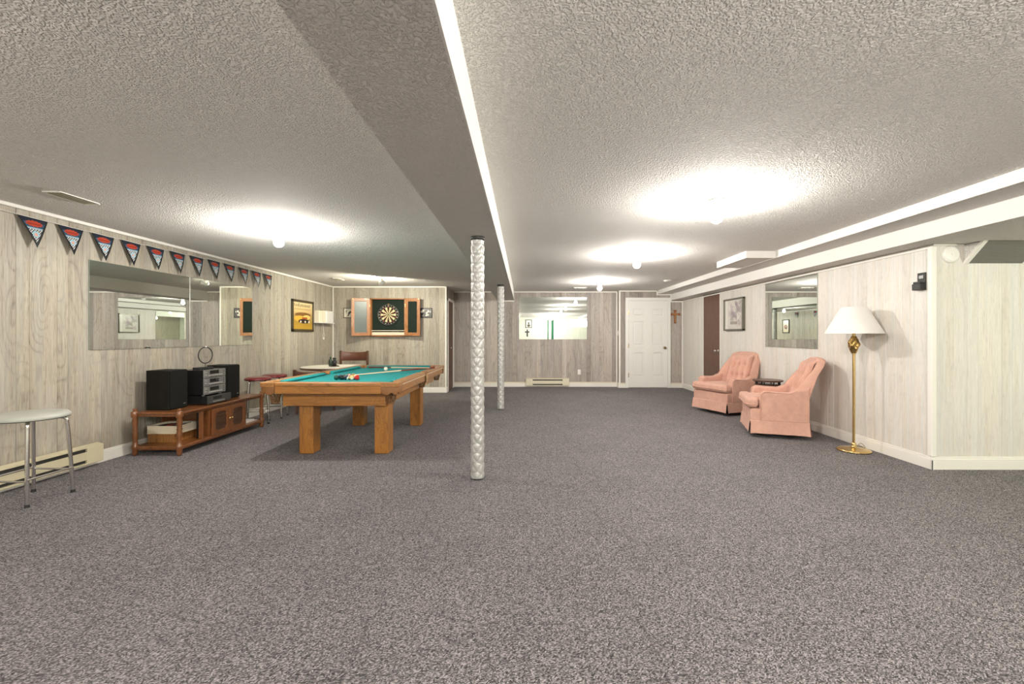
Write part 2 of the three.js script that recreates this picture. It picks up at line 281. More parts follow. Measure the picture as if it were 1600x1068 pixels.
// doors
{ // white six-panel door
  const d = thing('door_1', 'white six panel door at the end of the room', 'door', [2.955, 0, JZ], 0, 'structure');
  mesh('casing', [b2(-0.535, -0.465, 0, 2.14, 0, 0.03, 0.005), b2(0.465, 0.535, 0, 2.14, 0, 0.03, 0.005), b2(-0.535, 0.535, 2.07, 2.14, 0, 0.031, 0.005)], mat.white, d);
  const holes = [], R = [[-0.36, -0.1, 1.70, 1.87], [0.1, 0.36, 1.70, 1.87], [-0.36, -0.1, 1.0, 1.57], [0.1, 0.36, 1.0, 1.57], [-0.36, -0.1, 0.27, 0.84], [0.1, 0.36, 0.27, 0.84]].map(r => { const c = (r[0] + r[1]) / 2; return [c - 0.125, c + 0.125, r[2], r[3]]; });
  for (const [a, b, c, e] of R) holes.push(new THREE.Path([[a, c], [a, e], [b, e], [b, c]].map(p => new THREE.Vector2(...p))));
  mesh('slab', extr([[-0.462, 0.012], [0.462, 0.012], [0.462, 2.068], [-0.462, 2.068]], 0.018, 0, holes).translate(0, 0, 0.006), mat.white, d);
  for (const [a, b, c, e] of R) mesh('door_panel', extr([[a, c], [b, c], [b, e], [a, e]], 0.004, 0.0).translate(0, 0, 0.001), mat.white, d), mesh('raised_field', extr([[a + 0.03, c + 0.03], [b - 0.03, c + 0.03], [b - 0.03, e - 0.03], [a + 0.03, e - 0.03]], 0.002, 0.009).translate(0, 0, 0.006), mat.white, d.children[d.children.length - 1]);
  const k = mesh('knob', lathe([[0, 0.065], [0.022, 0.062], [0.03, 0.05], [0.027, 0.036], [0.012, 0.03], [0.011, 0.008], [0.032, 0.006], [0.033, 0]]).rotateX(Math.PI / 2).translate(0.395, 0.95, 0.02), M(C(0.22, 0.17, 0.09), 0.3, { metalness: 1 }), d); k.userData.label = 'dark brass door knob';
  for (const y of [0.3, 1.0, 1.78]) mesh('hinge', rod([-0.466, y - 0.05, 0.034], [-0.466, y + 0.05, 0.034], 0.008), mat.brass, d);
}
function knobSet(parent, x, y, z, dir) { // chrome knob on a rose, pointing along dir z
  mesh('door_knob', lathe([[0, 0.075], [0.02, 0.073], [0.028, 0.06], [0.024, 0.044], [0.011, 0.036], [0.011, 0.01], [0.03, 0.008], [0.032, 0]]).rotateX(Math.PI / 2).translate(x, y, z), mat.chrome, parent);
}
{ const d = thing('door_2', 'dark brown flush door in the right wall by the armchairs', 'door', [RX + 0.012, 0, 0], -Math.PI / 2, 'structure');
  mesh('slab', b2(-9.29, -8.52, 0.01, 2.06, 0, 0.008), mat.door, d);
  mesh('door_edge', [b2(-9.312, -9.292, 0, 2.066, 0, 0.016, 0.003), b2(-8.518, -8.498, 0, 2.066, 0, 0.016, 0.003)], mat.trim, d);
  knobSet(d, -8.60, 0.94, 0.008); }
{ const d = thing('door_3', 'narrow seen dark brown door beside the dartboard wall', 'door', [DX - TH, 0, 0], Math.PI / 2, 'structure');
  mesh('slab', b2(9.84, 10.56, 0.01, 2.02, 0.001, 0.010), mat.door, d);
  mesh('casing', [b2(9.78, 9.84, 0, 2.07, 0.0, 0.032, 0.004), b2(10.56, 10.62, 0, 2.07, 0.0, 0.032, 0.004), b2(9.78, 10.62, 2.015, 2.075, 0.0, 0.033, 0.004)], mat.trim, d);
  knobSet(d, 9.92, 0.96, 0.010); }
{ // basement window behind the camera
  const w = thing('window_1', 'small bright basement window high on the wall behind the camera', 'window', [3.4, 1.96, BZ], 0, 'structure');
  mesh('window_frame', [b2(-0.8, 0.8, -0.24, -0.2, 0, 0.1), b2(-0.8, 0.8, 0.2, 0.24, 0, 0.1), b2(-0.8, -0.76, -0.24, 0.24, 0, 0.1), b2(0.76, 0.8, -0.24, 0.24, 0, 0.1), b2(-0.02, 0.02, -0.24, 0.24, 0.02, 0.08)], mat.trim, w);
  mesh('window_pane', b2(-0.77, 0.77, -0.21, 0.21, 0.05, 0.056), M(C(0.8, 0.85, 0.85), 0.3, { emissive: dayColor, emissiveIntensity: 3 }), w);
  const l = new THREE.RectAreaLight(dayColor, DAY, 1.5, 0.4); l.position.set(3.4, 1.96, BZ - 0.03); l.lookAt(3.4, 1.90, -10); scene.add(l);
}

// ---------------------------------------------------------------- quilted posts
function column(x, z, label) {
  const c = thing('support_post', label, 'post', [x, 0, z]);
  const nu = 72, nv = 760, h = 2.05, pos = [], uv = [], idx = [], R = 0.058;
  for (let j = 0; j <= nv; j++) for (let i = 0; i <= nu; i++) {
    const a = i / nu * Math.PI * 2, y = 0.012 + j / nv * h;
    // fish-scale quilting: overlapping fans
    const sx = i / nu * 4, sy = y / 0.082 + 0.10 * Math.cos(sx * Math.PI * 2), ga = Math.abs(Math.sin(Math.PI * (sx + sy))), gb = Math.abs(Math.sin(Math.PI * (sx - sy))), best = Math.sqrt(ga * gb);
    const seam = Math.exp(-Math.pow(((a + 1.2) % (Math.PI * 2) - Math.PI) * 22, 2));
    const r = R + 0.0065 * best - 0.003 - 0.002 - 0.004 * seam + 0.0015 * (n1(a * 5, y * 20, 31, 64) - 0.5) + 0.003 * smooth(0.1, 0, y) * (n2(a * 3, y * 40, 19, 64));
    pos.push(Math.sin(a) * r, y, Math.cos(a) * r); uv.push(i / nu, y);
  }
  for (let j = 0; j < nv; j++) for (let i = 0; i < nu; i++) { const a = j * (nu + 1) + i, b = a + 1, d = a + nu + 1, e = d + 1; idx.push(a, b, e, a, e, d); }
  const g = new THREE.BufferGeometry(); g.setAttribute('position', new THREE.Float32BufferAttribute(pos, 3)); g.setAttribute('uv', new THREE.Float32BufferAttribute(uv, 2)); g.setIndex(idx); g.computeVertexNormals();
  mesh('quilted_sleeve', g, mat.quilt, c);
  mesh('steel_core', cyl(0.045, 0.045, 2.096, 0, 1.048, 0), mat.dark, c);
  mesh('cap_ring', cyl(0.06, 0.058, 0.022, 0, 2.085, 0, 32), mat.dark, c);
}
column(-0.40, -3.84, 'near support post wrapped in silver quilted vinyl');
column(-0.385, -7.44, 'farther thinner looking support post wrapped in silver quilted vinyl');

// ---------------------------------------------------------------- mirrors
function mirror(label, pos, turn, w, h, seams = []) {
  const m = thing('wall_mirror', label, 'mirror', pos, turn);
  mesh('backing', b2(-w / 2, w / 2, 0, h, 0, 0.006), mat.mirrorEdge, m);
  const xs = [-w / 2, ...seams, w / 2];
  for (let i = 0; i + 1 < xs.length; i++) mesh('mirror_pane', b2(xs[i] + 0.0015, xs[i + 1] - 0.0015, 0.0015, h - 0.0015, 0.006, 0.009), mat.mirror, m);
  if (seams.length) mesh('seam_strip', seams.map(s => b2(s - 0.005, s + 0.005, 0, h, 0.006, 0.011)), mat.silverLight, m);
}
mirror('long frameless mirror of two panes on the left wall under the pennants', [LX, 1.10, -5.475], Math.PI / 2, 2.53, 0.865, [0.01]);
mirror('frameless mirror on the far wall above the heater', [0.712, 1.15, FZ], 0, 1.645, 1.02);
mirror('tall frameless mirror on the right wall above the armchairs', [RX, 1.067, -6.29], -Math.PI / 2, 1.22, 0.98);

// ---------------------------------------------------------------- ceiling lights
function bulbLight(x, z, i, power) {
  const where = ['ceiling bulb nearest on the right side', 'second ceiling bulb on the right side', 'farthest ceiling bulb near the far mirror', 'ceiling bulb just behind the camera at the right, lowered on an added cord', 'ceiling bulb far behind the camera at the right, lowered on an added cord', 'ceiling bulb on the left side above the mirror', 'unseen bulb added just behind the camera at the left to brighten the ceiling', 'unseen bulb added under the bulkhead right of the camera to brighten the corner wall'][i];
  const c = thing('ceiling_light', `bare glowing white ${where}`, 'ceiling light', [x, x > 3.2 ? 2.085 : CEIL, z], 0, null, 'bare bulb ceiling lights');
  mesh('lamp_holder', lathe([[0, 0], [0.058, 0], [0.06, -0.012], [0.05, -0.024], [0.034, -0.03], [0.03, -0.05], [0, -0.05]].reverse()), mat.porcelain, c);
  const drop = z > 0 ? 0.065 : 0;  // bulbs behind the camera: strong and lowered on added cords to brighten the ceiling
  if (drop) mesh('added_cord', rod([0, -0.05, 0], [0, -0.05 - drop, 0], 0.004), mat.porcelain, c), mesh('added_socket', cyl(0.02, 0.022, 0.05, 0, -0.03 - drop, 0), mat.porcelain, c);
  mesh('light_bulb', lathe([[0.0, -0.188], [0.02, -0.185], [0.039, -0.173], [0.050, -0.150], [0.050, -0.126], [0.04, -0.095], [0.026, -0.072], [0.02, -0.05], [0.0, -0.05]]).translate(0, -drop, 0), mat.bulb, c);
  const l = new THREE.PointLight(x > 3.2 ? dayColor : bulbColor, power); l.position.set(0, -0.135 - drop, 0); l.castShadow = true; l.shadow.radius = 1.6; c.add(l);
}
BULBS.forEach(([x, z, power], i) => bulbLight(x, z, i, power));
{ // adjustable spot over the dart corner
  const c = thing('spotlight', 'small adjustable white ceiling spotlight aimed at the dartboard', 'spotlight', [-2.55, CEIL, -7.95]);
  mesh('ceiling_plate', rb(0.22, 0.014, 0.07, 0, -0.007, 0, 0.006), mat.whitePlastic, c);
  mesh('swivel_arm', [rod([0, -0.01, 0], [0, -0.06, 0], 0.008), T(new THREE.SphereGeometry(0.014, 16, 12), 0, -0.062, 0)], mat.brass, c);
  const head = new THREE.Group(); head.name = 'lamp_head'; head.position.set(0, -0.125, 0); c.add(head); head.lookAt(-2.55 - 0.6, CEIL - 0.11 - 0.12, -7.95 - 0.8);
  mesh('shade', lathe([[0, -0.075], [0.028, -0.073], [0.04, -0.055], [0.05, 0.03], [0.052, 0.036], [0.048, 0.036], [0.036, -0.05], [0.0, -0.066]]).rotateX(Math.PI / 2), mat.porcelain, head);
  mesh('spot_bulb', T(new THREE.SphereGeometry(0.032, 24, 16), 0, 0, 0.03), mat.bulb, head);
  const l = new THREE.PointLight(spotColor, SPOT); l.position.set(0, 0, 0.035); l.castShadow = true; l.shadow.radius = 0.8; head.add(l);
}
// vents and discs on the ceiling
function vent(x, z, w, d, label) {
  const v = thing('ceiling_vent', label, 'vent', [x, CEIL, z]);
  mesh('vent_frame', [b2(-w / 2, -w / 2 + 0.015, -0.012, 0, -d / 2, d / 2, 0.003), b2(w / 2 - 0.015, w / 2, -0.008, 0, -d / 2, d / 2, 0.003), b2(-w / 2, w / 2, -0.012, 0, -d / 2, -d / 2 + 0.012, 0.003), b2(-w / 2, w / 2, -0.012, 0, d / 2 - 0.012, d / 2, 0.003)], mat.whitePlastic, v);
  mesh('vent_duct', b2(-w / 2 + 0.01, w / 2 - 0.01, -0.003, 0, -d / 2 + 0.01, d / 2 - 0.01), mat.dark, v);
  for (let i = 0; i < 4; i++) mesh('louvre', T(new THREE.BoxGeometry(0.022, 0.002, d - 0.024), 0, 0, 0).rotateZ(-0.6).translate(-w / 2 + 0.03 + i * (w - 0.06) / 3, -0.008, 0), M(C(0.45, 0.40, 0.28), 0.5), v);
}
vent(-3.5, -3.42, 0.14, 0.32, 'beige ceiling vent at the upper left near the first pennant');
vent(-3.5, -8.35, 0.12, 0.28, 'small ceiling vent in the dart corner left of the spotlight');
vent(1.25, -9.85, 0.30, 0.12, 'small ceiling vent by the farthest bulb');
tag(mesh('ceiling_cover', lathe([[0, -0.03], [0.05, -0.028], [0.07, -0.012], [0.072, 0]]).translate(2.79, CEIL, -8.55), mat.whitePlastic), 'small round white cover on the ceiling near the bulkhead', 'cover');
{ const s = thing('smoke_alarm', 'round white smoke alarm high on the corner wall at the right', 'smoke alarm', [3.955, 1.99, NZ]);
  s.rotation.x = Math.PI / 2;
  mesh('housing', lathe([[0, 0.026], [0.054, 0.026], [0.071, 0.02], [0.078, 0.012], [0.079, 0]].reverse(), 40), mat.whitePlastic, s);
  mesh('vent_ring', T(new THREE.TorusGeometry(0.058, 0.004, 8, 40).rotateX(Math.PI / 2), 0, 0.023, 0), mat.white, s); mesh('test_button', cyl(0.012, 0.012, 0.006, 0, 0.027, 0), mat.white, s); }

// ---------------------------------------------------------------- baseboard heaters
function heater(label, pos, turn, x0, x1, m) {
  const h = thing('baseboard_heater', label, 'heater', pos, turn);
  mesh('back_plate', b2(x0, x1, 0.035, 0.20, 0, 0.02), m, h);
  mesh('front_cover', [b2(x0, x1, 0.080, 0.155, 0.056, 0.062), b2(x0, x1, 0.035, 0.05, 0.02, 0.062)], m, h);
  mesh('top_hood', [T(new THREE.BoxGeometry(x1 - x0, 0.004, 0.06), 0, 0, 0).rotateX(0.22).translate((x0 + x1) / 2, 0.202, 0.03), b2(x0, x1, 0.186, 0.198, 0.054, 0.06)], m, h);
  mesh('dark_filling', b2(x0 + 0.16, x1 - 0.16, 0.052, 0.184, 0.02, 0.046), mat.dark, h);  // dark box filling the interior, paints the slots as shaded
  mesh('end_cap', b2(x0, x0 + 0.16, 0.036, 0.195, 0, 0.064, 0.003), m, h); mesh('end_cap', b2(x1 - 0.16, x1, 0.036, 0.195, 0, 0.064, 0.003), m, h);
}
heater('beige electric baseboard heater behind the grey stool', [LX + 0.017, 0, 0], Math.PI / 2, 2.1, 4.28, mat.heater);
heater('cream electric baseboard heater under the far mirror', [0, 0, FZ + 0.017], 0, 0.06, 1.10, M(C(0.72, 0.66, 0.50), 0.5));

// ---------------------------------------------------------------- pool table
{
  const t = thing('pool_table', 'oak pool table with teal felt and net pockets', 'pool table', [-1.95, 0, -5.71]);
  const hx = 0.70, hz = 1.32, top = 0.772;
  mesh('slate_bed', b2(-0.60, 0.60, 0.70, 0.735, -1.20, 1.20), mat.felt, t);
  // wooden top rails
  const rail = (x0, x1, z0, z1, gr) => mesh('rail', rb(x1 - x0, 0.038, z1 - z0, (x0 + x1) / 2, top - 0.019, (z0 + z1) / 2, 0.01, gr), mat.oakPale, t);
  for (const s of [-1, 1]) { rail(-0.53, 0.53, s > 0 ? hz - 0.105 : -hz, s > 0 ? hz : -hz + 0.105, 'x'); for (const q of [-1, 1]) rail(s > 0 ? hx - 0.105 : -hx, s > 0 ? hx : -hx + 0.105, q > 0 ? 0.075 : -1.13, q > 0 ? 1.13 : -0.075, 'z'); }
  // cushions: wedge section with nose
  const cushion = (len) => muv(extr([[0, 0.003], [0, 0.036], [0.05, 0.026], [0.052, 0.020], [0.03, 0.0]], len, 0), 'z');
  for (const s of [-1, 1]) for (const q of [-1, 1]) mesh('cushion', cushion(0.98).translate(0, top - 0.036, -0.49).scale(1, 1, 1).rotateY(s > 0 ? Math.PI : 0).translate(s * (hx - 0.10), 0, q * 0.60), mat.felt, t);
  for (const q of [-1, 1]) mesh('cushion', cushion(0.98).translate(0, top - 0.036, -0.49).rotateY(q > 0 ? Math.PI / 2 : -Math.PI / 2).translate(0, 0, q * (hz - 0.10)), mat.felt, t);
  // aprons below the rails
  for (const q of [-1, 1]) mesh('end_apron', rb(1.06, 0.078, 0.03, 0, 0.697, q * (hz - 0.022), 0.006, 'x'), mat.oak, t);
  for (const s of [-1, 1]) for (const q of [-1, 1]) mesh('side_apron', rb(0.03, 0.078, 1.06, s * (hx - 0.022), 0.697, q * 0.605, 0.006, 'z'), mat.oak, t);
  for (const s of [-1, 1]) for (const q of [-1, 1]) mesh('edge_highlight', rb(0.008, 0.008, 1.05, s * (hx - 0.003), 0.738, q * 0.605, 0.003, 'z'), mat.cream, t);  // cream strip paints the highlight line along the rail edge
  // cabinet
  for (const q of [-1, 1]) mesh('cabinet_end', [rb(1.06, 0.10, 0.03, 0, 0.565, q * 1.15, 0.006, 'x'), rb(1.06, 0.05, 0.026, 0, 0.635, q * 1.146, 0.004, 'x')], mat.oak, t);
  for (const s of [-1, 1]) mesh('cabinet_side', [rb(0.03, 0.10, 1.96, s * 0.575, 0.605, 0, 0.006, 'z'), b2(s * 0.575 - 0.012, s * 0.575 + 0.012, 0.56, 0.66, -0.98, 0.98, 0, 'z')], mat.oak, t);
  mesh('underframe', b2(-0.55, 0.55, 0.655, 0.70, -1.12, 1.12), mat.dark, t);
  for (const s of [-1, 1]) for (const z of [0.995, -0.45]) mesh('leg', rb(0.148, 0.66, 0.172, s * 0.325 + (s > 0 ? 0.14 : 0) - 0.005, 0.33, z, 0.01), mat.oak, t);
  // corner and side pockets
  const corner = () => { // top casting with the pocket mouth cut away
    const s = new THREE.Shape(); s.moveTo(0.53, 1.32); s.lineTo(0.625, 1.32); s.quadraticCurveTo(0.70, 1.32, 0.70, 1.245); s.lineTo(0.70, 1.13); s.lineTo(0.648, 1.13); s.absarc(0.592, 1.186, 0.062, -0.75, 2.32, false); s.lineTo(0.53, 1.24); s.closePath(); return s;
  };
  const mirrorTo = (g, s, q) => { g.scale(s, 1, q); if (s * q < 0) { const ng = g.index ? g.toNonIndexed() : g; for (const k of Object.keys(ng.attributes)) { const a = ng.attributes[k]; for (let i = 0; i < a.count; i += 3) for (let c = 0; c < a.itemSize; c++) { const x = a.array[(i + 1) * a.itemSize + c]; a.array[(i + 1) * a.itemSize + c] = a.array[(i + 2) * a.itemSize + c]; a.array[(i + 2) * a.itemSize + c] = x; } } return ng; } return g; };
  function net(R, h, cx, cy, cz) { const list = []; for (let k = 0; k < 10; k++) for (const d of [-1, 1]) { const pts = []; for (let i = 0; i <= 6; i++) { const f = i / 6, a = k / 10 * Math.PI * 2 + d * f * 1.5, r = R * (1 - 0.45 * f * f); pts.push([cx + Math.cos(a) * r, cy - h * f, cz + Math.sin(a) * r]); } list.push(tube(pts, 0.0035, 10, 5)); } list.push(T(new THREE.TorusGeometry(R, 0.006, 8, 24).rotateX(Math.PI / 2), cx, cy, cz), T(new THREE.TorusGeometry(R * 0.55, 0.008, 8, 20).rotateX(Math.PI / 2), cx, cy - h, cz), cyl(R * 0.5, R * 0.45, 0.012, cx, cy - h, cz, 16)); return mergeG(list); }
  for (const s of [-1, 1]) for (const q of [-1, 1]) {
    const g = new THREE.ExtrudeGeometry(corner(), { depth: 0.034, bevelEnabled: true, bevelThickness: 0.006, bevelSize: 0.006, bevelOffset: -0.006, bevelSegments: 3, curveSegments: 20 }).rotateX(Math.PI / 2).translate(0, top - 0.006, 0);
    const p = mesh('pocket_corner', mirrorTo(muv(g, 'x'), s, q), mat.oakPale, t);
    // curved leather skirt around the corner below the casting
    const pts = [[0.53, 1.308], [0.61, 1.308], [0.665, 1.285], [0.688, 1.23], [0.688, 1.13]], sk = [];
    const curve = new THREE.CatmullRomCurve3(pts.map(([x, z]) => V(x, 0, z))), pos = [], idx = [], nn = 28;
    for (let i = 0; i <= nn; i++) { const c = curve.getPoint(i / nn), lo = 0.672 - 0.024 * Math.abs(Math.sin(i / nn * Math.PI * 3)); for (const [y, o] of [[0.738, 0], [0.71, 0.012], [lo, 0.004], [lo, -0.01], [0.738, -0.014]]) { const d = V(c.x - 0.55, 0, c.z - 1.15).normalize(); pos.push(c.x + d.x * o, y, c.z + d.z * o); } }
    for (let i = 0; i < nn; i++) for (let k = 0; k < 5; k++) { const a = i * 5 + k, b = i * 5 + (k + 1) % 5; idx.push(a, a + 5, b + 5, a, b + 5, b); }
    const sg = new THREE.BufferGeometry(); sg.setAttribute('position', new THREE.Float32BufferAttribute(pos, 3)); sg.setIndex(idx); sg.computeVertexNormals(); const s2 = toCreasedNormals(sg.toNonIndexed(), 0.9); s2.setAttribute('uv', new THREE.Float32BufferAttribute(new Float32Array(s2.attributes.position.count * 2), 2));
    mesh('leather_skirt', mirrorTo(s2, s, q), mat.leather, p);
    mesh('pocket_net', net(0.058, 0.15, s * 0.592, 0.705, q * 1.186), mat.net, p);
  }
  for (const s of [-1, 1]) {
    const sh = new THREE.Shape(); sh.moveTo(0.70, -0.075); sh.lineTo(0.70, 0.075); sh.lineTo(0.645, 0.075); sh.absarc(0.615, 0, 0.06, 0.9, -0.9, true); sh.lineTo(0.645, -0.075); sh.closePath();
    const g = new THREE.ExtrudeGeometry(sh, { depth: 0.034, bevelEnabled: true, bevelThickness: 0.005, bevelSize: 0.005, bevelOffset: -0.005, bevelSegments: 2, curveSegments: 16 }).rotateX(Math.PI / 2).translate(0, top - 0.005, 0);
    const p = mesh('side_pocket', mirrorTo(muv(g, 'z'), s, 1), mat.leather, t);
    mesh('leather_tab', [rb(0.016, 0.11, 0.06, s * 0.70, 0.70, 0, 0.007), T(new THREE.SphereGeometry(0.013, 12, 8), s * 0.705, 0.70, 0)], M(C(0.50, 0.30, 0.15), 0.6), p);
    mesh('pocket_net', net(0.052, 0.12, s * 0.635, 0.70, 0), mat.net, p);
  }
}
// balls
const ballGeo = new THREE.SphereGeometry(0.0286, 32, 20);
function ball(x, z, color, stripe, label, group) {
  const o = mesh('pool_ball', ballGeo, P(color, 0.12, { clearcoat: 0.6, map: canvasTex(128, 64, (c, w, h) => { c.fillStyle = '#fff'; c.fillRect(0, 0, w, h); if (stripe) { c.fillStyle = stripe; c.fillRect(0, h * 0.3, w, h * 0.4); } }) }));
  o.position.set(x, 0.735 + 0.0286, z); o.rotation.set(rr(0, 3), rr(0, 3), rr(0, 3)); tag(o, label, 'pool ball', null, group);
}
{
  const rows = [
    [['#0c3326', 0, 'dark green pool ball, left end of the front row of the rack'], ['#071013', 0, 'black pool ball, second from the left in the front row of the rack'], [0, '#141c44', 'white pool ball with a navy stripe in the middle of the front row'], [0, '#d8c08a', 'cream pool ball, second from the right in the front row of the rack'], ['#c41616', 0, 'bright red pool ball, right end of the front row of the rack']],
    [['#10205a', 0, 'blue pool ball, left end of the second row of the rack'], [0, '#0e5a3a', 'white pool ball with a green stripe in the second row'], ['#5a1030', 0, 'maroon pool ball in the second row of the rack'], [0, '#c8761a', 'white pool ball with an orange stripe at the right of the second row']],
    [['#3a1450', 0, 'purple pool ball, left in the third row of the rack'], [0, '#b01818', 'white pool ball with a red stripe in the third row'], ['#d8a414', 0, 'yellow pool ball, right in the third row of the rack']],
    [['#d06010', 0, 'orange pool ball, left in the row of two'], [0, '#4a1456', 'white pool ball with a purple stripe in the row of two']],
    [[0, '#d8b020', 'white pool ball with a yellow stripe at the far tip of the rack']],
  ];
  rows.forEach((row, j) => row.forEach(([solid, stripe, label], i) => ball(-2.01 + (i - (row.length - 1) / 2) * 0.0585, -5.02 - j * 0.0507, solid ? new THREE.Color(solid) : new THREE.Color('#efe8d4'), stripe || null, label, 'racked pool balls')));
  ball(-1.975, -6.33, new THREE.Color('#efe8d4'), null, 'plain white cue ball lying alone near the far end');
}
function cue(a, b, label, buttAtB) {
  const c = thing('pool_cue', label, 'cue'); const [A, Bp] = buttAtB ? [a, b] : [b, a], L = f => [A[0] + (Bp[0] - A[0]) * f, A[1] + (Bp[1] - A[1]) * f, A[2] + (Bp[2] - A[2]) * f];
  mesh('tip', rod(A, L(0.008), 0.006), M(C(0.1, 0.2, 0.35), 0.9), c); mesh('shaft', rod(L(0.008), L(0.6), 0.0062, 0.0095), M(C(0.72, 0.55, 0.36), 0.35), c); mesh('butt', rod(L(0.6), Bp, 0.0095, 0.0145), M(C(0.16, 0.035, 0.02), 0.3), c);
}
cue([-2.22, 0.742, -5.45], [-1.255, 0.792, -6.22], 'pool cue lying from the rack across to the right rail', true);
cue([-2.36, 0.758, -6.74], [-1.24, 0.812, -5.86], 'pool cue lying behind the cue ball with its butt at the far left', false);

// ---------------------------------------------------------------- long low console with stereo
{
  const x0 = -4.05, x1 = -3.53, z0 = -6.03, z1 = -4.54;
  const c = thing('media_console', 'long low walnut console with turned posts and two carved doors', 'console', [(x0 + x1) / 2, 0, (z0 + z1) / 2]);
  const hw = (x1 - x0) / 2, hl = (z1 - z0) / 2;
  const prof = [[0.0, 0], [0.02, 0], [0.024, 0.02], [0.026, 0.06], [0.034, 0.075], [0.034, 0.105], [0.024, 0.115], [0.021, 0.15], [0.026, 0.2], [0.028, 0.23], [0.02, 0.255], [0.027, 0.27], [0.02, 0.285], [0.024, 0.32], [0.026, 0.36], [0.021, 0.39], [0.034, 0.40], [0.035, 0.452], [0.018, 0.458], [0.014, 0.466], [0.022, 0.474], [0.022, 0.482], [0.0, 0.488]];
  for (const a of [-1, 1]) for (const b of [-1, 1]) mesh('turned_post', T(lathe(prof, 20), a * (hw - 0.03), 0, b * (hl - 0.03)), mat.walnut, c);
  mesh('top', [rb(2 * hw - 0.02, 0.022, 2 * hl - 0.02, 0, 0.437, 0, 0.006, 'z'), rb(2 * hw - 0.06, 0.03, 2 * hl - 0.06, 0, 0.415, 0, 0.004, 'z')], mat.walnut, c);
  mesh('bottom_shelf', [rb(2 * hw - 0.03, 0.03, 2 * hl - 0.03, 0, 0.082, 0, 0.005, 'z'), rb(2 * hw - 0.05, 0.012, 2 * hl - 0.05, 0, 0.062, 0, 0.004, 'z')], mat.walnut, c);
  const fz = d => -d - (z0 + z1) / 2;    // depth from the camera to local z
  mesh('divider', b2(hw - 0.07, hw - 0.03, 0.097, 0.40, fz(4.915), fz(4.89), 0.003), mat.walnut, c);
  mesh('cabinet_body', [b2(-hw + 0.03, hw - 0.035, 0.097, 0.40, fz(5.03), fz(5.005)), b2(-hw + 0.03, hw - 0.035, 0.097, 0.40, fz(5.665), fz(5.64)), b2(-hw + 0.03, -hw + 0.04, 0.097, 0.40, fz(5.66), fz(4.9))], mat.walnut, c);
  mesh('slot_shade', b2(hw - 0.11, hw - 0.10, 0.097, 0.40, fz(5.005), fz(4.915)), mat.black, c);  // black sheet painted as the shade inside the open slot
  for (const [a, b] of [[5.03, 5.335], [5.335, 5.64]]) {
    const m = (a + b) / 2, d = new THREE.Group(); d.name = 'cabinet_door'; d.position.set(hw - 0.03, 0.2485, fz(m)); d.rotation.y = Math.PI / 2; c.add(d);
    const hole = new THREE.Path([[-0.07, -0.105], [-0.095, -0.07], [-0.095, 0.07], [-0.07, 0.105], [0.07, 0.105], [0.095, 0.07], [0.095, -0.07], [0.07, -0.105]].map(p => new THREE.Vector2(...p)));
    mesh('door_frame', muv(extr([[-0.15, -0.15], [0.15, -0.15], [0.15, 0.15], [-0.15, 0.15]], 0.014, 0.002, [hole]), 'y'), mat.walnut, d);
    mesh('back_board', bx(0.22, 0.24, 0.004, 0, 0, 0.001), mat.mahogany, d);
    for (let k = 0; k < 9; k++) mesh('slat', rb(0.19 - (k === 0 || k === 8 ? 0.035 : 0), 0.014, 0.008, 0, -0.092 + k * 0.023, 0.008, 0.004, 'x'), mat.mahogany, d);
    const kn = mesh('knob', [T(new THREE.SphereGeometry(0.012, 16, 12), 0, 0, 0.03), rod([0, 0, 0.008], [0, 0, 0.03], 0.005)], mat.brass, d); kn.position.x = a < 5.1 ? 0.13 : -0.13; kn.position.x *= 1;
  }
}
{ // record player tray on the lower shelf
  const r = thing('record_player', 'cream and wood record player box on the lower shelf of the console', 'record player', [-3.84, 0.0975, -4.845]);
  mesh('wood_base', b2(-0.165, 0.12, 0, 0.095, -0.14, 0.14, 0.003), M(C(0.42, 0.20, 0.06), 0.4, { map: woodMap }), r);
  mesh('cream_body', [b2(-0.175, 0.16, 0.095, 0.18, 0.135, 0.147, 0.002), b2(-0.175, 0.16, 0.095, 0.18, -0.147, -0.135, 0.002), b2(0.148, 0.16, 0.095, 0.18, -0.135, 0.147, 0.002), b2(-0.175, -0.163, 0.095, 0.18, -0.135, 0.147, 0.002), b2(-0.17, 0.155, 0.095, 0.105, -0.14, 0.14)], M(C(0.66, 0.58, 0.44), 0.5), r);
  mesh('deck', b2(-0.16, 0.146, 0.14, 0.15, -0.134, 0.134), mat.mahogany, r);
  mesh('platter', cyl(0.125, 0.125, 0.012, -0.02, 0.158, 0, 40), mat.black, r); mesh('record_label', cyl(0.045, 0.045, 0.002, -0.02, 0.1655, 0, 24), M(C(0.4, 0.08, 0.04), 0.6), r);
  mesh('tone_arm', [rod([0.12, 0.18, -0.11], [0.06, 0.172, 0.05], 0.005), cyl(0.016, 0.018, 0.03, 0.12, 0.165, -0.11)], mat.silverLight, r);
}
tag(mesh('magazine', [b2(-3.86, -3.60, 0.0975, 0.108, -5.97, -5.72, 0.002)], M(C(0.62, 0.52, 0.45), 0.5)), 'pinkish magazine lying lowest in the open end of the console', 'magazine');
tag(mesh('magazine', [b2(-3.84, -3.615, 0.1085, 0.124, -5.93, -5.73, 0.002)], M(C(0.75, 0.72, 0.68), 0.5)), 'white magazine lying on top in the open end of the console', 'magazine');
const grille = P(C(0.009, 0.009, 0.0075), 0.95, { specularIntensity: 0.3, bumpMap: fabricBump, bumpScale: 0.001 });
const speakerVinyl = P(C(0.012, 0.012, 0.010), 0.7, { specularIntensity: 0.4, map: woodMap });
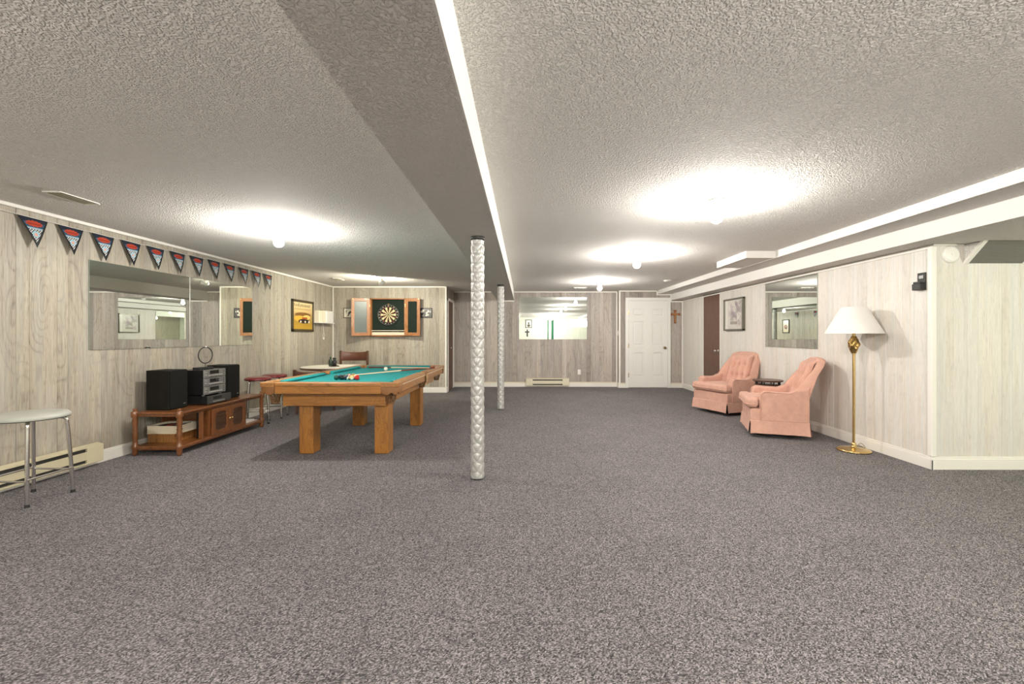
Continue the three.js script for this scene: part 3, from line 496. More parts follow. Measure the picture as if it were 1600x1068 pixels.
function speaker(pos, turn, label) {
  const s = thing('stereo_speaker', label, 'speaker', pos, turn, null, 'stereo speakers');
  mesh('cabinet', rb(0.24, 0.42, 0.25, 0, 0.21, -0.005, 0.004), speakerVinyl, s);
  mesh('grille_cloth', rb(0.228, 0.405, 0.014, 0, 0.21, 0.127, 0.006), grille, s);
  mesh('badge', rb(0.03, 0.008, 0.003, 0.07, 0.05, 0.135, 0.001), mat.silver, s);
}
speaker([-3.87, 0.4485, -4.80], Math.PI / 2 - 0.06, 'black stereo speaker at the near end of the console');
speaker([-3.83, 0.4485, -5.64], Math.PI / 2, 'black stereo speaker at the far end of the console by the red stools');
{ // separate CD deck below, silver fronted stack above
  const d = thing('cd_deck', 'black low deck under the silver stereo stack', 'stereo', [-3.76, 0.4485, -5.21], Math.PI / 2);
  mesh('case', rb(0.40, 0.095, 0.34, 0, 0.055, 0, 0.004), mat.blackGloss, d); mesh('front_panel', rb(0.396, 0.09, 0.012, 0, 0.055, 0.173, 0.003), mat.dark, d);
  mesh('disc_drawer', rb(0.2, 0.02, 0.012, -0.02, 0.03, 0.178, 0.003), mat.silver, d); mesh('display', bx(0.14, 0.028, 0.004, -0.04, 0.072, 0.179), mat.blackGloss, d);
  for (const [x, z] of [[-0.16, 0.13], [0.16, 0.13], [-0.16, -0.13], [0.16, -0.13]]) mesh('foot', cyl(0.016, 0.016, 0.009, x, 0.0045, z), mat.rubber, d);
  const s = thing('stereo_stack', 'silver fronted stereo stack between the two speakers', 'stereo', [-3.80, 0.5515, -5.21], Math.PI / 2);
  mesh('case', rb(0.36, 0.285, 0.30, 0, 0.15, 0, 0.004), mat.blackGloss, s);
  for (let k = 0; k < 3; k++) {
    const y = 0.055 + k * 0.0955, f = mesh('front_panel', rb(0.362, 0.092, 0.016, 0, y, 0.156, 0.005), mat.silver, s);
    mesh('display', rb(0.15, 0.042, 0.004, -0.015, y + 0.017, 0.165, 0.002), mat.blackGloss, f);
    mesh('handle_bar', rb(0.23, 0.012, 0.014, 0.0, y - 0.022, 0.168, 0.005), mat.silverLight, f);
    mesh('button', [0, 1].map(i => rb(0.022, 0.01, 0.006, -0.155, y + 0.02 - i * 0.03, 0.166, 0.002)), mat.silverLight, f);
    mesh('button', [0, 1, 2].map(i => rb(0.016, 0.008, 0.006, 0.145, y + 0.025 - i * 0.02, 0.166, 0.002)), mat.dark, f);
  }
  mesh('volume_dial', cyl(0.018, 0.018, 0.016, 0.02, 0.172, 0.172, 24).rotateX(0), mat.dark, s);
  for (const [x, z] of [[-0.14, 0.12], [0.14, 0.12], [-0.14, -0.12], [0.14, -0.12]]) mesh('foot', cyl(0.016, 0.016, 0.008, x, 0.004, z), mat.silverLight, s);
  const a = thing('loop_antenna', 'black ring shaped loop antenna standing on the stereo', 'antenna', [-3.80, 0.8445, -5.24], 1.4);
  mesh('stand', [rb(0.20, 0.022, 0.09, 0, 0.011, 0, 0.004), rod([0.03, 0.02, 0], [0.03, 0.06, 0], 0.0035)], mat.black, a);
  mesh('ring', new THREE.TorusGeometry(0.095, 0.006, 10, 60).translate(0.03, 0.162, 0), mat.black, a); mesh('clip', rb(0.02, 0.014, 0.014, 0.035, 0.262, 0, 0.003), mat.whitePlastic, a);
}

// ---------------------------------------------------------------- stools
function stool(pos, turn, label, seatMat, r, h, spread, metal) {
  const s = thing('stool', label, 'stool', pos, turn);
  mesh('seat', lathe([[0, h], [r * 0.7, h - 0.002], [r * 0.93, h - 0.012], [r, h - 0.03], [r * 0.985, h - 0.046], [r * 0.93, h - 0.052], [0, h - 0.052]].reverse(), 48), seatMat, s);
  mesh('seat_rim', T(new THREE.TorusGeometry(r * 0.965, 0.004, 8, 48).rotateX(Math.PI / 2), 0, h - 0.048, 0), mat.dark, s);
  const leg = a => { const c = Math.cos(a), q = Math.sin(a), P3 = (d, y) => [c * d, y, q * d]; return tube([P3(r * 0.35, h - 0.058), P3(r * 0.74, h - 0.06), P3(r * 0.85, h - 0.075), P3(r * 0.88, h - 0.12), P3((r * 0.88 + spread) / 2, h / 2), P3(spread, 0.012)], 0.0125, 40, 10); };
  const at = y => { const f = (h - 0.12 - y) / (h - 0.132); return r * 0.88 + (spread - r * 0.88) * f; };
  for (let k = 0; k < 4; k++) { const a = Math.PI / 4 + k * Math.PI / 2, l = mesh('leg', leg(a), metal, s); mesh('rubber_foot', cyl(0.0135, 0.0155, 0.022, Math.cos(a) * spread, 0.011, Math.sin(a) * spread, 16), mat.rubber, l); }
  for (let k = 0; k < 4; k++) { const a = Math.PI / 4 + k * Math.PI / 2, b = a + Math.PI / 2, y = 0.185 + (k & 1) * 0.012, d = at(y) + 0.012; mesh('foot_rail', rod([Math.cos(a) * d, y, Math.sin(a) * d], [Math.cos(b) * d, y, Math.sin(b) * d], 0.0075), metal, s); }
}
stool([-3.735, 0, -3.345], -0.02, 'chrome stool with a worn grey vinyl seat at the left edge', mat.greyVinyl, 0.22, 0.665, 0.225, mat.chrome);
stool([-3.77, 0, -6.27], 0.5, 'chrome stool with a dark red seat right behind the console', mat.redVinyl, 0.17, 0.66, 0.19, mat.chrome);
stool([-3.79, 0, -6.72], 0.2, 'chrome stool with a dark red seat farther along the left wall', mat.redVinyl, 0.175, 0.66, 0.20, mat.chrome);

// ---------------------------------------------------------------- round table and chairs in the dart corner
{ const t = thing('round_table', 'round white topped table behind the pool table', 'table', [-3.38, 0, -7.85]);
  mesh('table_top', lathe([[0, 0.695], [0.52, 0.695], [0.53, 0.690], [0.53, 0.684]].reverse(), 64), M(C(0.74, 0.72, 0.64), 0.35), t);
  mesh('edge_band', lathe([[0.0, 0.655], [0.53, 0.655], [0.537, 0.66], [0.537, 0.684], [0.53, 0.688], [0, 0.684]], 64), mat.mahogany, t);
  mesh('pedestal', lathe([[0, 0.06], [0.05, 0.06], [0.045, 0.12], [0.04, 0.5], [0.06, 0.62], [0.14, 0.65], [0, 0.655]], 24), mat.mahogany, t);
  for (let k = 0; k < 4; k++) { const a = k * Math.PI / 2 + 0.4; mesh('foot', tube([[0.03 * Math.cos(a), 0.12, 0.03 * Math.sin(a)], [0.2 * Math.cos(a), 0.09, 0.2 * Math.sin(a)], [0.34 * Math.cos(a), 0.024, 0.34 * Math.sin(a)]], 0.024, 12, 8), mat.mahogany, t); } }
function captainChair(pos, turn, label, topY, band, w) {
  const c = thing('captain_chair', label, 'chair', pos, turn);   // faces local +z
  mesh('seat', rb(w * 0.88, 0.07, 0.46, 0, 0.43, 0.02, 0.03), mat.brownVinyl, c);
  for (const a of [-1, 1]) for (const b of [-1, 1]) mesh('leg', rod([a * w * 0.38, 0, b * 0.21], [a * w * 0.34, 0.41, b * 0.17], 0.016, 0.02, 12), mat.mahogany, c);
  for (const a of [-1, 1]) mesh('back_post', rb(0.045, topY - 0.39, 0.04, a * (w / 2 - 0.03), (topY + 0.39) / 2, -0.2, 0.008), mat.mahogany, c);
  const pos3 = [], idx = [], nu = 24, R = 0.5, half = w / 2 - 0.05, prof = [[0, topY - band], [0.016, topY - band + 0.01], [0.022, topY - band / 2], [0.016, topY - 0.022], [0, topY - 0.014], [-0.014, topY - 0.022], [-0.018, topY - band / 2], [-0.014, topY - band + 0.01]];
  for (let i = 0; i <= nu; i++) { const u = i / nu * 2 - 1, x = u * half, bow = -0.2 - 0.07 * (1 - u * u); for (const [o, y] of prof) pos3.push(x, y + (y > topY - band / 2 ? 1 : 0) * -0.018 * (1 - u * u) , bow + o); }
  const m = prof.length; for (let i = 0; i < nu; i++) for (let k = 0; k < m; k++) { const a = i * m + k, b = i * m + (k + 1) % m; idx.push(a, b + m, b, a, a + m, b + m); }
  const g = new THREE.BufferGeometry(); g.setAttribute('position', new THREE.Float32BufferAttribute(pos3, 3)); g.setIndex(idx); g.computeVertexNormals(); mesh('backrest', g, mat.brownVinyl, c);
}
captainChair([-3.42, 0, -8.72], 0.0, 'brown wooden chair with a curved back behind the round table', 0.935, 0.20, 0.60);
captainChair([-3.37, 0, -7.16], Math.PI - 0.1, 'low brown chair with a curved back in front of the round table', 0.70, 0.24, 0.52);
tag(mesh('bottle', T(lathe([[0, 0], [0.032, 0], [0.034, 0.02], [0.034, 0.09], [0.014, 0.13], [0.013, 0.165], [0, 0.167]], 24), -3.46, 0.695, -7.92), M(C(0.01, 0.03, 0.015), 0.2)), 'dark green bottle standing on the round table', 'bottle');
{ const f = thing('figurine', 'black figurine on a base standing on the round table', 'figurine', [-3.34, 0.695, -7.80]);
  mesh('base', lathe([[0, 0], [0.085, 0], [0.085, 0.008], [0.06, 0.02], [0, 0.02]].slice(), 24), mat.blackGloss, f);
  mesh('body', lathe([[0, 0.02], [0.04, 0.02], [0.03, 0.045], [0.042, 0.07], [0.034, 0.1], [0.02, 0.115], [0.03, 0.135], [0.022, 0.155], [0, 0.162]], 20), mat.blackGloss, f); }

// ---------------------------------------------------------------- left wall: poster, box, bunting
function framed(name, label, pos, turn, w, h, fw, depth, frameMat, draw, px = 512, border) {
  const f = thing(name, label, 'picture', pos, turn);
  mesh('frame', [b2(-w / 2, w / 2, h - fw, h, 0, depth, 0.004), b2(-w / 2, w / 2, 0, fw, 0, depth, 0.004), b2(-w / 2, -w / 2 + fw, 0, h, 0, depth, 0.004), b2(w / 2 - fw, w / 2, 0, h, 0, depth, 0.004)], frameMat, f);
  const iw = w - 2 * fw, ih = h - 2 * fw;
  mesh('print', T(new THREE.PlaneGeometry(iw, ih), 0, h / 2, depth * 0.55), P(C(1, 1, 1), 0.3, { map: canvasTex(px, Math.round(px * ih / iw), draw), clearcoat: 0.5, clearcoatRoughness: 0.05 }), f);
  mesh('backing', b2(-w / 2 + 0.004, w / 2 - 0.004, 0.004, h - 0.004, 0, depth * 0.5), mat.dark, f);
  return f;
}
framed('framed_poster', 'dark framed poster of an old yellow car on the left wall', [LX, 1.315, -8.28], Math.PI / 2, 0.80, 0.585, 0.045, 0.03, M(C(0.06, 0.045, 0.02), 0.4), (c, w, h) => {
  const sky = c.createLinearGradient(0, 0, 0, h); sky.addColorStop(0, '#dccb9c'); sky.addColorStop(0.35, '#cdb078'); sky.addColorStop(0.55, '#a98a55'); sky.addColorStop(0.75, '#a8852f'); sky.addColorStop(1, '#b8922f'); c.fillStyle = sky; c.fillRect(0, 0, w, h);
  c.fillStyle = '#3a2c18'; let x = w * 0.05; const ws = [0.05, 0.02, 0.05, 0.02, 0.08, 0.05, 0.06, 0.04, 0.05, 0.07, 0.05, 0.06, 0.05]; ws.forEach((q, i) => { const hh = (i === 0 || i === 4) ? 0.105 : i % 3 ? 0.075 : 0.09; c.fillRect(x, h * (0.155 - hh), q * w * 0.28, h * hh); c.fillRect(x, h * (0.155 - (i % 2 ? 0.02 : hh)), q * w * 0.8, h * 0.018); c.fillRect(x + q * w * 0.6, h * 0.085, q * w * 0.22, h * 0.07); x += q * w + w * 0.016; });
  c.fillStyle = 'rgba(120,80,40,0.35)'; c.fillRect(w * 0.05, h * 0.24, w * 0.85, h * 0.03);
  c.fillStyle = '#7a5426'; c.beginPath(); c.ellipse(w * 0.5, h * 0.46, w * 0.42, h * 0.09, 0, 0, 7); c.fill();
  c.fillStyle = '#d8a83c'; c.beginPath(); c.ellipse(w * 0.42, h * 0.62, w * 0.38, h * 0.12, 0.05, 0, 7); c.fill(); c.fillStyle = '#e8c46c'; c.beginPath(); c.ellipse(w * 0.7, h * 0.54, w * 0.2, h * 0.08, 0, 0, 7); c.fill();
  c.fillStyle = '#a2451c'; c.fillRect(w * 0.45, h * 0.55, w * 0.28, h * 0.06);
  c.fillStyle = '#1c1510'; c.beginPath(); c.ellipse(w * 0.56, h * 0.7, w * 0.3, h * 0.085, 0, 0, 7); c.fill();
  for (const q of [0.38, 0.62, 0.82]) { c.fillStyle = '#d8d0c0'; c.beginPath(); c.ellipse(w * q, h * 0.72, w * 0.045, h * 0.045, 0, 0, 7); c.fill(); }
});
{ const b = thing('wall_shelf_box', 'cream ribbed box on a small wall shelf left of the dartboard', 'box', [LX, 1.49, -9.06], Math.PI / 2);
  mesh('shelf', b2(-0.34, 0.34, 0, 0.018, 0, 0.13, 0.004), mat.white, b);
  mesh('ribbed_panel', [b2(-0.30, 0.0, 0.018, 0.25, 0, 0.09, 0.004), ...[0, 1, 2, 3].map(i => b2(-0.28 + i * 0.075, -0.25 + i * 0.075, 0.022, 0.245, 0.088, 0.1, 0.004))], mat.cream, b);
  mesh('white_cover', b2(0.0, 0.30, 0.018, 0.26, 0, 0.11, 0.012), mat.white, b);
  mesh('bracket', b2(0.30, 0.335, -0.01, 0.05, 0, 0.04, 0.004), mat.white, b); }
{ const c = thing('hanging_cord', 'thin white cord with a plug hanging below the cream box', 'cord', [LX, 0, -9.06], Math.PI / 2);
  mesh('cord', [tube([[0.03, 1.49, 0.02], [0.05, 1.38, 0.02], [0.06, 1.30, 0.025], [0.02, 1.25, 0.025], [0.06, 1.20, 0.02], [0.11, 1.24, 0.02], [0.075, 1.30, 0.02]], 0.004, 40, 6)], mat.whitePlastic, c);
  mesh('plug', rb(0.03, 0.045, 0.03, 0.06, 1.18, 0.02, 0.006), mat.whitePlastic, c); }
{ // bunting
  const b = thing('pennant_string', 'string of glossy triangular racing pennants along the left wall', 'bunting', [LX, 0, 0], Math.PI / 2);
  const map = canvasTex(256, 280, (c, w, h) => {
    c.fillStyle = '#10151d'; c.fillRect(0, 0, w, h);
    const tri = s => { c.beginPath(); c.moveTo(w * (0.5 - 0.5 * s), h * (0.5 - 0.5 * s) * 0.55); c.lineTo(w * (0.5 + 0.5 * s), h * (0.5 - 0.5 * s) * 0.55); c.lineTo(w * 0.5, h * (0.08 + 0.92 * s) * 0.97); c.closePath(); };
    c.save(); tri(0.84); c.clip(); c.fillStyle = '#22506e'; c.fillRect(0, 0, w, h);
    c.fillStyle = '#0f2236'; c.fillRect(0, 0, w, h * 0.16);
    for (let y = 0; y < 20; y++) for (let x = 0; x < 22; x++) if (y > 4) { c.fillStyle = (x + y) & 1 ? '#e4e6e4' : '#10161c'; c.fillRect(x * w / 22, h * 0.12 + y * h / 23, w / 22 + 0.5, h / 23 + 0.5); }
    c.fillStyle = '#9fb8c4'; c.fillRect(0, h * 0.33, w, h * 0.06);
    c.fillStyle = '#b9432a'; c.beginPath(); const n = 26; for (let i = 0; i < n; i++) { const a = i / n * 7, r = i & 1 ? 1 : 0.78; c.lineTo(w * 0.5 + Math.cos(i / n * Math.PI * 2) * w * 0.31 * r, h * 0.2 + Math.sin(i / n * Math.PI * 2) * h * 0.115 * r); } c.closePath(); c.fill();
    c.fillStyle = '#8e1f18'; for (let i = 0; i < 7; i++) c.fillRect(w * (0.29 + i * 0.062), h * (0.18 + (i % 2) * 0.01), w * 0.04, h * 0.05);
    c.fillStyle = '#9fc9dc'; c.beginPath(); c.arc(w * 0.5, h * 0.55, w * 0.115, 0, 7); c.fill(); c.fillStyle = '#dfa894'; c.beginPath(); c.arc(w * 0.5, h * 0.56, w * 0.06, 0, 7); c.fill();
    c.restore();
  });
  const vinyl = P(C(0.9, 0.9, 0.9), 0.22, { map, clearcoat: 0.6, clearcoatRoughness: 0.12 }), pts = [];
  const topY = x => 2.243 - 0.016 * Math.abs(Math.sin(x * 1.05));
  for (let i = -4; i < 12; i++) {
    const x = 3.60 + i * 0.3105, w = 0.237, h = 0.255, y = topY(x + w / 2);
    pts.push([x, y, 0.02], [x + w, y - 0.004, 0.022]);
    if (i < 0 && i > -4) continue;
    const bow = 0.010 + 0.012 * rnd(), tw = rr(-0.012, 0.012), pos = [], uv = [], idx = [], N = 8;
    for (let r = 0; r <= N; r++) for (let k = 0; k <= N; k++) { const f = r / N, u = (k / N - 0.5) * (1 - f) + 0.5; for (const q of [0]) { pos.push(x + u * w, y - f * h, 0.018 + bow * Math.sin(f * Math.PI * 0.6) * 1.2 + tw * (u - 0.5) * f * 2 + 0.016 * f); uv.push(u, 1 - f); } }
    for (let r = 0; r < N; r++) for (let k = 0; k < N; k++) { const a = r * (N + 1) + k, e = a + N + 1; idx.push(a, e, a + 1, a + 1, e, e + 1); }
    const g = new THREE.BufferGeometry(); g.setAttribute('position', new THREE.Float32BufferAttribute(pos, 3)); g.setAttribute('uv', new THREE.Float32BufferAttribute(uv, 2)); g.setIndex(idx); g.computeVertexNormals();
    const m = mesh('pennant', g, vinyl, b); m.material.side = THREE.DoubleSide;
  }
  mesh('string', tube(pts, 0.0025, 160, 5), mat.whitePlastic, b);
}
framed('framed_picture', 'small framed picture on the left wall seen in the right mirror', [LX, 1.35, -1.7], Math.PI / 2, 0.5, 0.6, 0.04, 0.025, mat.dark, (c, w, h) => { c.fillStyle = '#d8c8b0'; c.fillRect(0, 0, w, h); c.fillStyle = '#8a4a3a'; c.beginPath(); c.ellipse(w * 0.5, h * 0.55, w * 0.3, h * 0.2, 0.3, 0, 7); c.fill(); c.fillStyle = '#4a3226'; c.fillRect(w * 0.3, h * 0.6, w * 0.45, h * 0.1); }, 256);

// ---------------------------------------------------------------- dartboard cabinet
{
  const d = thing('dartboard_cabinet', 'wooden dartboard cabinet with open chalkboard doors', 'dart cabinet', [-2.925, 1.225, DZ]);
  const w = 0.385, h = 0.82, dp = 0.10;
  mesh('case', [b2(-w, -w + 0.03, 0, h, 0, dp, 0.003), b2(w - 0.03, w, 0, h, 0, dp, 0.003), b2(-w, w, h - 0.025, h, 0, dp, 0.003, 'x'), b2(-w, w, 0, 0.025, 0, dp, 0.003, 'x')], mat.cabinetWood, d);
  mesh('back_board', b2(-w + 0.02, w - 0.02, 0.02, h - 0.02, 0, 0.02), mat.chalk, d);
  mesh('dart_rack', [b2(-w + 0.03, w - 0.03, 0.115, 0.128, 0.02, dp, 0.003, 'x'), b2(-w + 0.03, w - 0.03, 0.026, 0.09, 0.02, 0.05, 0.003, 'x')], mat.cream, d);
  const door = (s, ang, dw) => {
    const g = new THREE.Group(); g.name = 'cabinet_door'; g.position.set(s * w, 0, dp); g.rotation.y = -s * ang; d.add(g);
    const X = (a, b) => s > 0 ? [a, b] : [-b, -a];
    mesh('door_frame', [b2(...X(0, 0.065), 0.01, h - 0.005, 0, 0.035, 0.004), b2(...X(dw - 0.065, dw), 0.01, h - 0.005, 0, 0.035, 0.004), b2(...X(0.05, dw - 0.05), 0.01, 0.08, 0.002, 0.033, 0.004, 'x'), b2(...X(0.05, dw - 0.05), h - 0.075, h - 0.005, 0.002, 0.033, 0.004, 'x')], mat.cabinetWood, g);
    mesh('chalkboard', b2(...X(0.06, dw - 0.06), 0.07, h - 0.07, 0.008, 0.02), s < 0 ? mat.chalkGrey : mat.chalk, g);
    mesh('catch', rb(0.02, 0.02, 0.014, s * (dw - 0.03), h - 0.03, 0.04, 0.004), mat.brass, g);
    mesh('hinge', [0.15, 0.66].map(y => rod([s * 0.004, y - 0.03, 0.036], [s * 0.004, y + 0.03, 0.036], 0.006)), mat.brass, g);
  };
  door(-1, 0.42, 0.375); door(1, 0.12, 0.33);
  // the board itself hangs inside
  const t = thing('dartboard', 'round bristle dartboard with black and cream segments', 'dartboard', [-2.925, 1.69, DZ + 0.022]);
  mesh('board', cyl(0.2255, 0.2255, 0.032, 0, 0, 0, 64).rotateX(Math.PI / 2).translate(0, 0, 0.016), mat.black, t);
  mesh('segment_face', T(new THREE.CircleGeometry(0.2235, 64), 0, 0, 0.0335), M(C(1, 1, 1), 0.9, { map: canvasTex(512, 512, (c, W2) => {
    const o = W2 / 2, k = W2 / 2 / 0.2255; c.fillStyle = '#120f0d'; c.fillRect(0, 0, W2, W2);
    for (let i = 0; i < 20; i++) { const a0 = (i - 0.5) * Math.PI / 10 - Math.PI / 2, a1 = a0 + Math.PI / 10; for (const [r0, r1, A, B2] of [[0.016, 0.17, '#1a1410', '#d9c79a'], [0.099, 0.107, '#a01d18', '#1d6a3a'], [0.162, 0.17, '#a01d18', '#1d6a3a']]) { c.fillStyle = i & 1 ? B2 : A; c.beginPath(); c.arc(o, o, r1 * k, a0, a1); c.arc(o, o, r0 * k, a1, a0, true); c.closePath(); c.fill(); } }
    c.fillStyle = '#1d6a3a'; c.beginPath(); c.arc(o, o, 0.016 * k, 0, 7); c.fill(); c.fillStyle = '#a01d18'; c.beginPath(); c.arc(o, o, 0.0064 * k, 0, 7); c.fill();
    c.fillStyle = '#d9d2c0'; c.font = `bold ${Math.round(0.03 * k)}px sans-serif`; c.textAlign = 'center'; c.textBaseline = 'middle';
    [20, 1, 18, 4, 13, 6, 10, 15, 2, 17, 3, 19, 7, 16, 8, 11, 14, 9, 12, 5].forEach((n, i) => { const a = i * Math.PI / 10 - Math.PI / 2; c.fillText(String(n), o + Math.cos(a) * 0.198 * k, o + Math.sin(a) * 0.198 * k); });
  }) }), t);
  mesh('number_ring', [T(new THREE.TorusGeometry(0.221, 0.0025, 6, 64), 0, 0, 0.036), T(new THREE.TorusGeometry(0.17, 0.0012, 6, 64), 0, 0, 0.035)], mat.chrome, t);
  mesh('hanger', extr([[-0.06, 0.2], [0, 0.245], [0.06, 0.2]], 0.03), mat.cabinetWood, t);
  for (let i = 0; i < 2; i++) { const q = thing('dart', ['dart lying on the rack under the dartboard, the longer flight at left', 'dart lying on the rack under the dartboard at the right'][i], 'dart', [-2.925 + 0.13 + i * 0.09, 1.225 + 0.098 + 0.0, DZ + 0.04 + i * 0.022]);
    q.position.y = 1.225 + 0.0965; mesh('barrel', rod([-0.05, 0, 0], [0.02, 0, 0], 0.0045), mat.silver, q); mesh('shaft', rod([0.02, 0, 0], [0.06, 0, 0], 0.003), mat.black, q); mesh('point', rod([-0.08, 0, 0], [-0.05, 0, 0], 0.0012), mat.chrome, q); mesh('flight', [b2(0.055, 0.09, -0.0045, 0.016, -0.0008, 0.0008), b2(0.055, 0.09, -0.0008, 0.0008, -0.016, 0.016)], mat.dark, q); }
}
const bw = (n) => (c, w, h) => { c.fillStyle = n ? '#2a2724' : '#cfc9b8'; c.fillRect(0, 0, w, h); let s = 5 + n * 11; const r = () => (s = (s * 16807) % 2147483647) / 2147483647; for (let i = 0; i < 22; i++) { c.fillStyle = r() < 0.5 ? '#e2dccb' : '#1c1a18'; c.beginPath(); c.ellipse(w * (0.15 + 0.7 * r()), h * (0.2 + 0.65 * r()), w * 0.09, h * 0.11, r() * 3, 0, 7); c.fill(); } };
framed('framed_picture', 'small black and white picture left of the dartboard cabinet', [-3.765, 1.625, DZ], 0, 0.30, 0.215, 0.012, 0.015, mat.dark, bw(0), 128);
framed('framed_picture', 'small black and white picture right of the dartboard cabinet', [-2.125, 1.625, DZ], 0, 0.28, 0.215, 0.012, 0.015, mat.dark, bw(1), 128);

// ---------------------------------------------------------------- right wall pieces
framed('framed_picture', 'silver framed flower picture on the right wall beside the brown door', [RX, 1.33, -7.90], -Math.PI / 2, 0.72, 0.575, 0.028, 0.05, M(C(0.16, 0.15, 0.12), 0.3, { metalness: 0.6 }), (c, w, h) => {
  c.fillStyle = '#c9c4ba'; c.fillRect(0, 0, w, h); let s = 77; const r = () => (s = (s * 16807) % 2147483647) / 2147483647;
  for (let i = 0; i < 90; i++) { c.fillStyle = ['rgba(150,130,150,0.35)', 'rgba(120,120,110,0.35)', 'rgba(190,170,175,0.4)', 'rgba(220,215,205,0.4)', 'rgba(110,95,105,0.3)'][Math.floor(r() * 5)]; c.beginPath(); c.ellipse(w * (0.25 + 0.65 * r()), h * (0.1 + 0.75 * r()), w * 0.09 * r() + 8, h * 0.12 * r() + 6, r() * 3, 0, 7); c.fill(); }
  c.fillStyle = '#dcd8d0'; c.fillRect(0, 0, w * 0.16, h); c.fillStyle = 'rgba(110,100,90,0.6)'; c.fillRect(w * 0.3, h * 0.74, w * 0.4, h * 0.1);
});
{ const p = thing('wall_phone_holder', 'small dark wall mounted holder near the right corner', 'holder', [RX, 1.67, -4.19], -Math.PI / 2);
  mesh('back_plate', rb(0.085, 0.165, 0.012, 0, 0.083, 0.006, 0.003), mat.dark, p); mesh('cradle', [rb(0.085, 0.06, 0.06, 0, 0.03, 0.036, 0.006), rb(0.07, 0.02, 0.02, 0, 0.07, 0.05, 0.004)], mat.dark, p); mesh('plate_label', rb(0.045, 0.03, 0.004, 0, 0.125, 0.013, 0.001), mat.silver, p); }
{ // wooden cross by the white door
  const c = thing('wall_cross', 'wooden cross on the wall right of the white door', 'cross', [3.60, 1.53, JZ]);
  mesh('cross_bars', [rb(0.045, 0.31, 0.02, 0, 0.155, 0.01, 0.004), rb(0.22, 0.045, 0.021, 0, 0.215, 0.0105, 0.004, 'x'), rb(0.07, 0.03, 0.022, 0, 0.3, 0.011, 0.004), rb(0.03, 0.065, 0.022, -0.105, 0.215, 0.011, 0.004), rb(0.03, 0.065, 0.022, 0.105, 0.215, 0.011, 0.004)], M(C(0.24, 0.075, 0.025), 0.4), c);
  mesh('inlay', [rb(0.018, 0.24, 0.006, 0, 0.15, 0.022, 0.002), rb(0.15, 0.016, 0.006, 0, 0.215, 0.022, 0.002)], M(C(0.45, 0.2, 0.06), 0.35), c); }
function plate(label, pos, turn, kind) { const p = thing(kind === 'outlet' ? 'wall_outlet' : 'light_switch', label, kind, pos, turn); mesh('cover_plate', rb(0.075, 0.118, 0.006, 0, 0, 0.003, 0.002), mat.whitePlastic, p); if (kind === 'outlet') for (const y of [-0.028, 0.028]) mesh('socket', rb(0.032, 0.03, 0.004, 0, y, 0.006, 0.002), mat.white, p); else mesh('toggle', rb(0.012, 0.026, 0.016, 0, 0, 0.01, 0.002), mat.white, p); }
plate('white wall outlet low on the far wall right of the heater', [1.35, 0.36, FZ], 0, 'outlet');
plate('white light switch on the step beside the white door', [JX, 1.30, -10.59], -Math.PI / 2, 'switch');

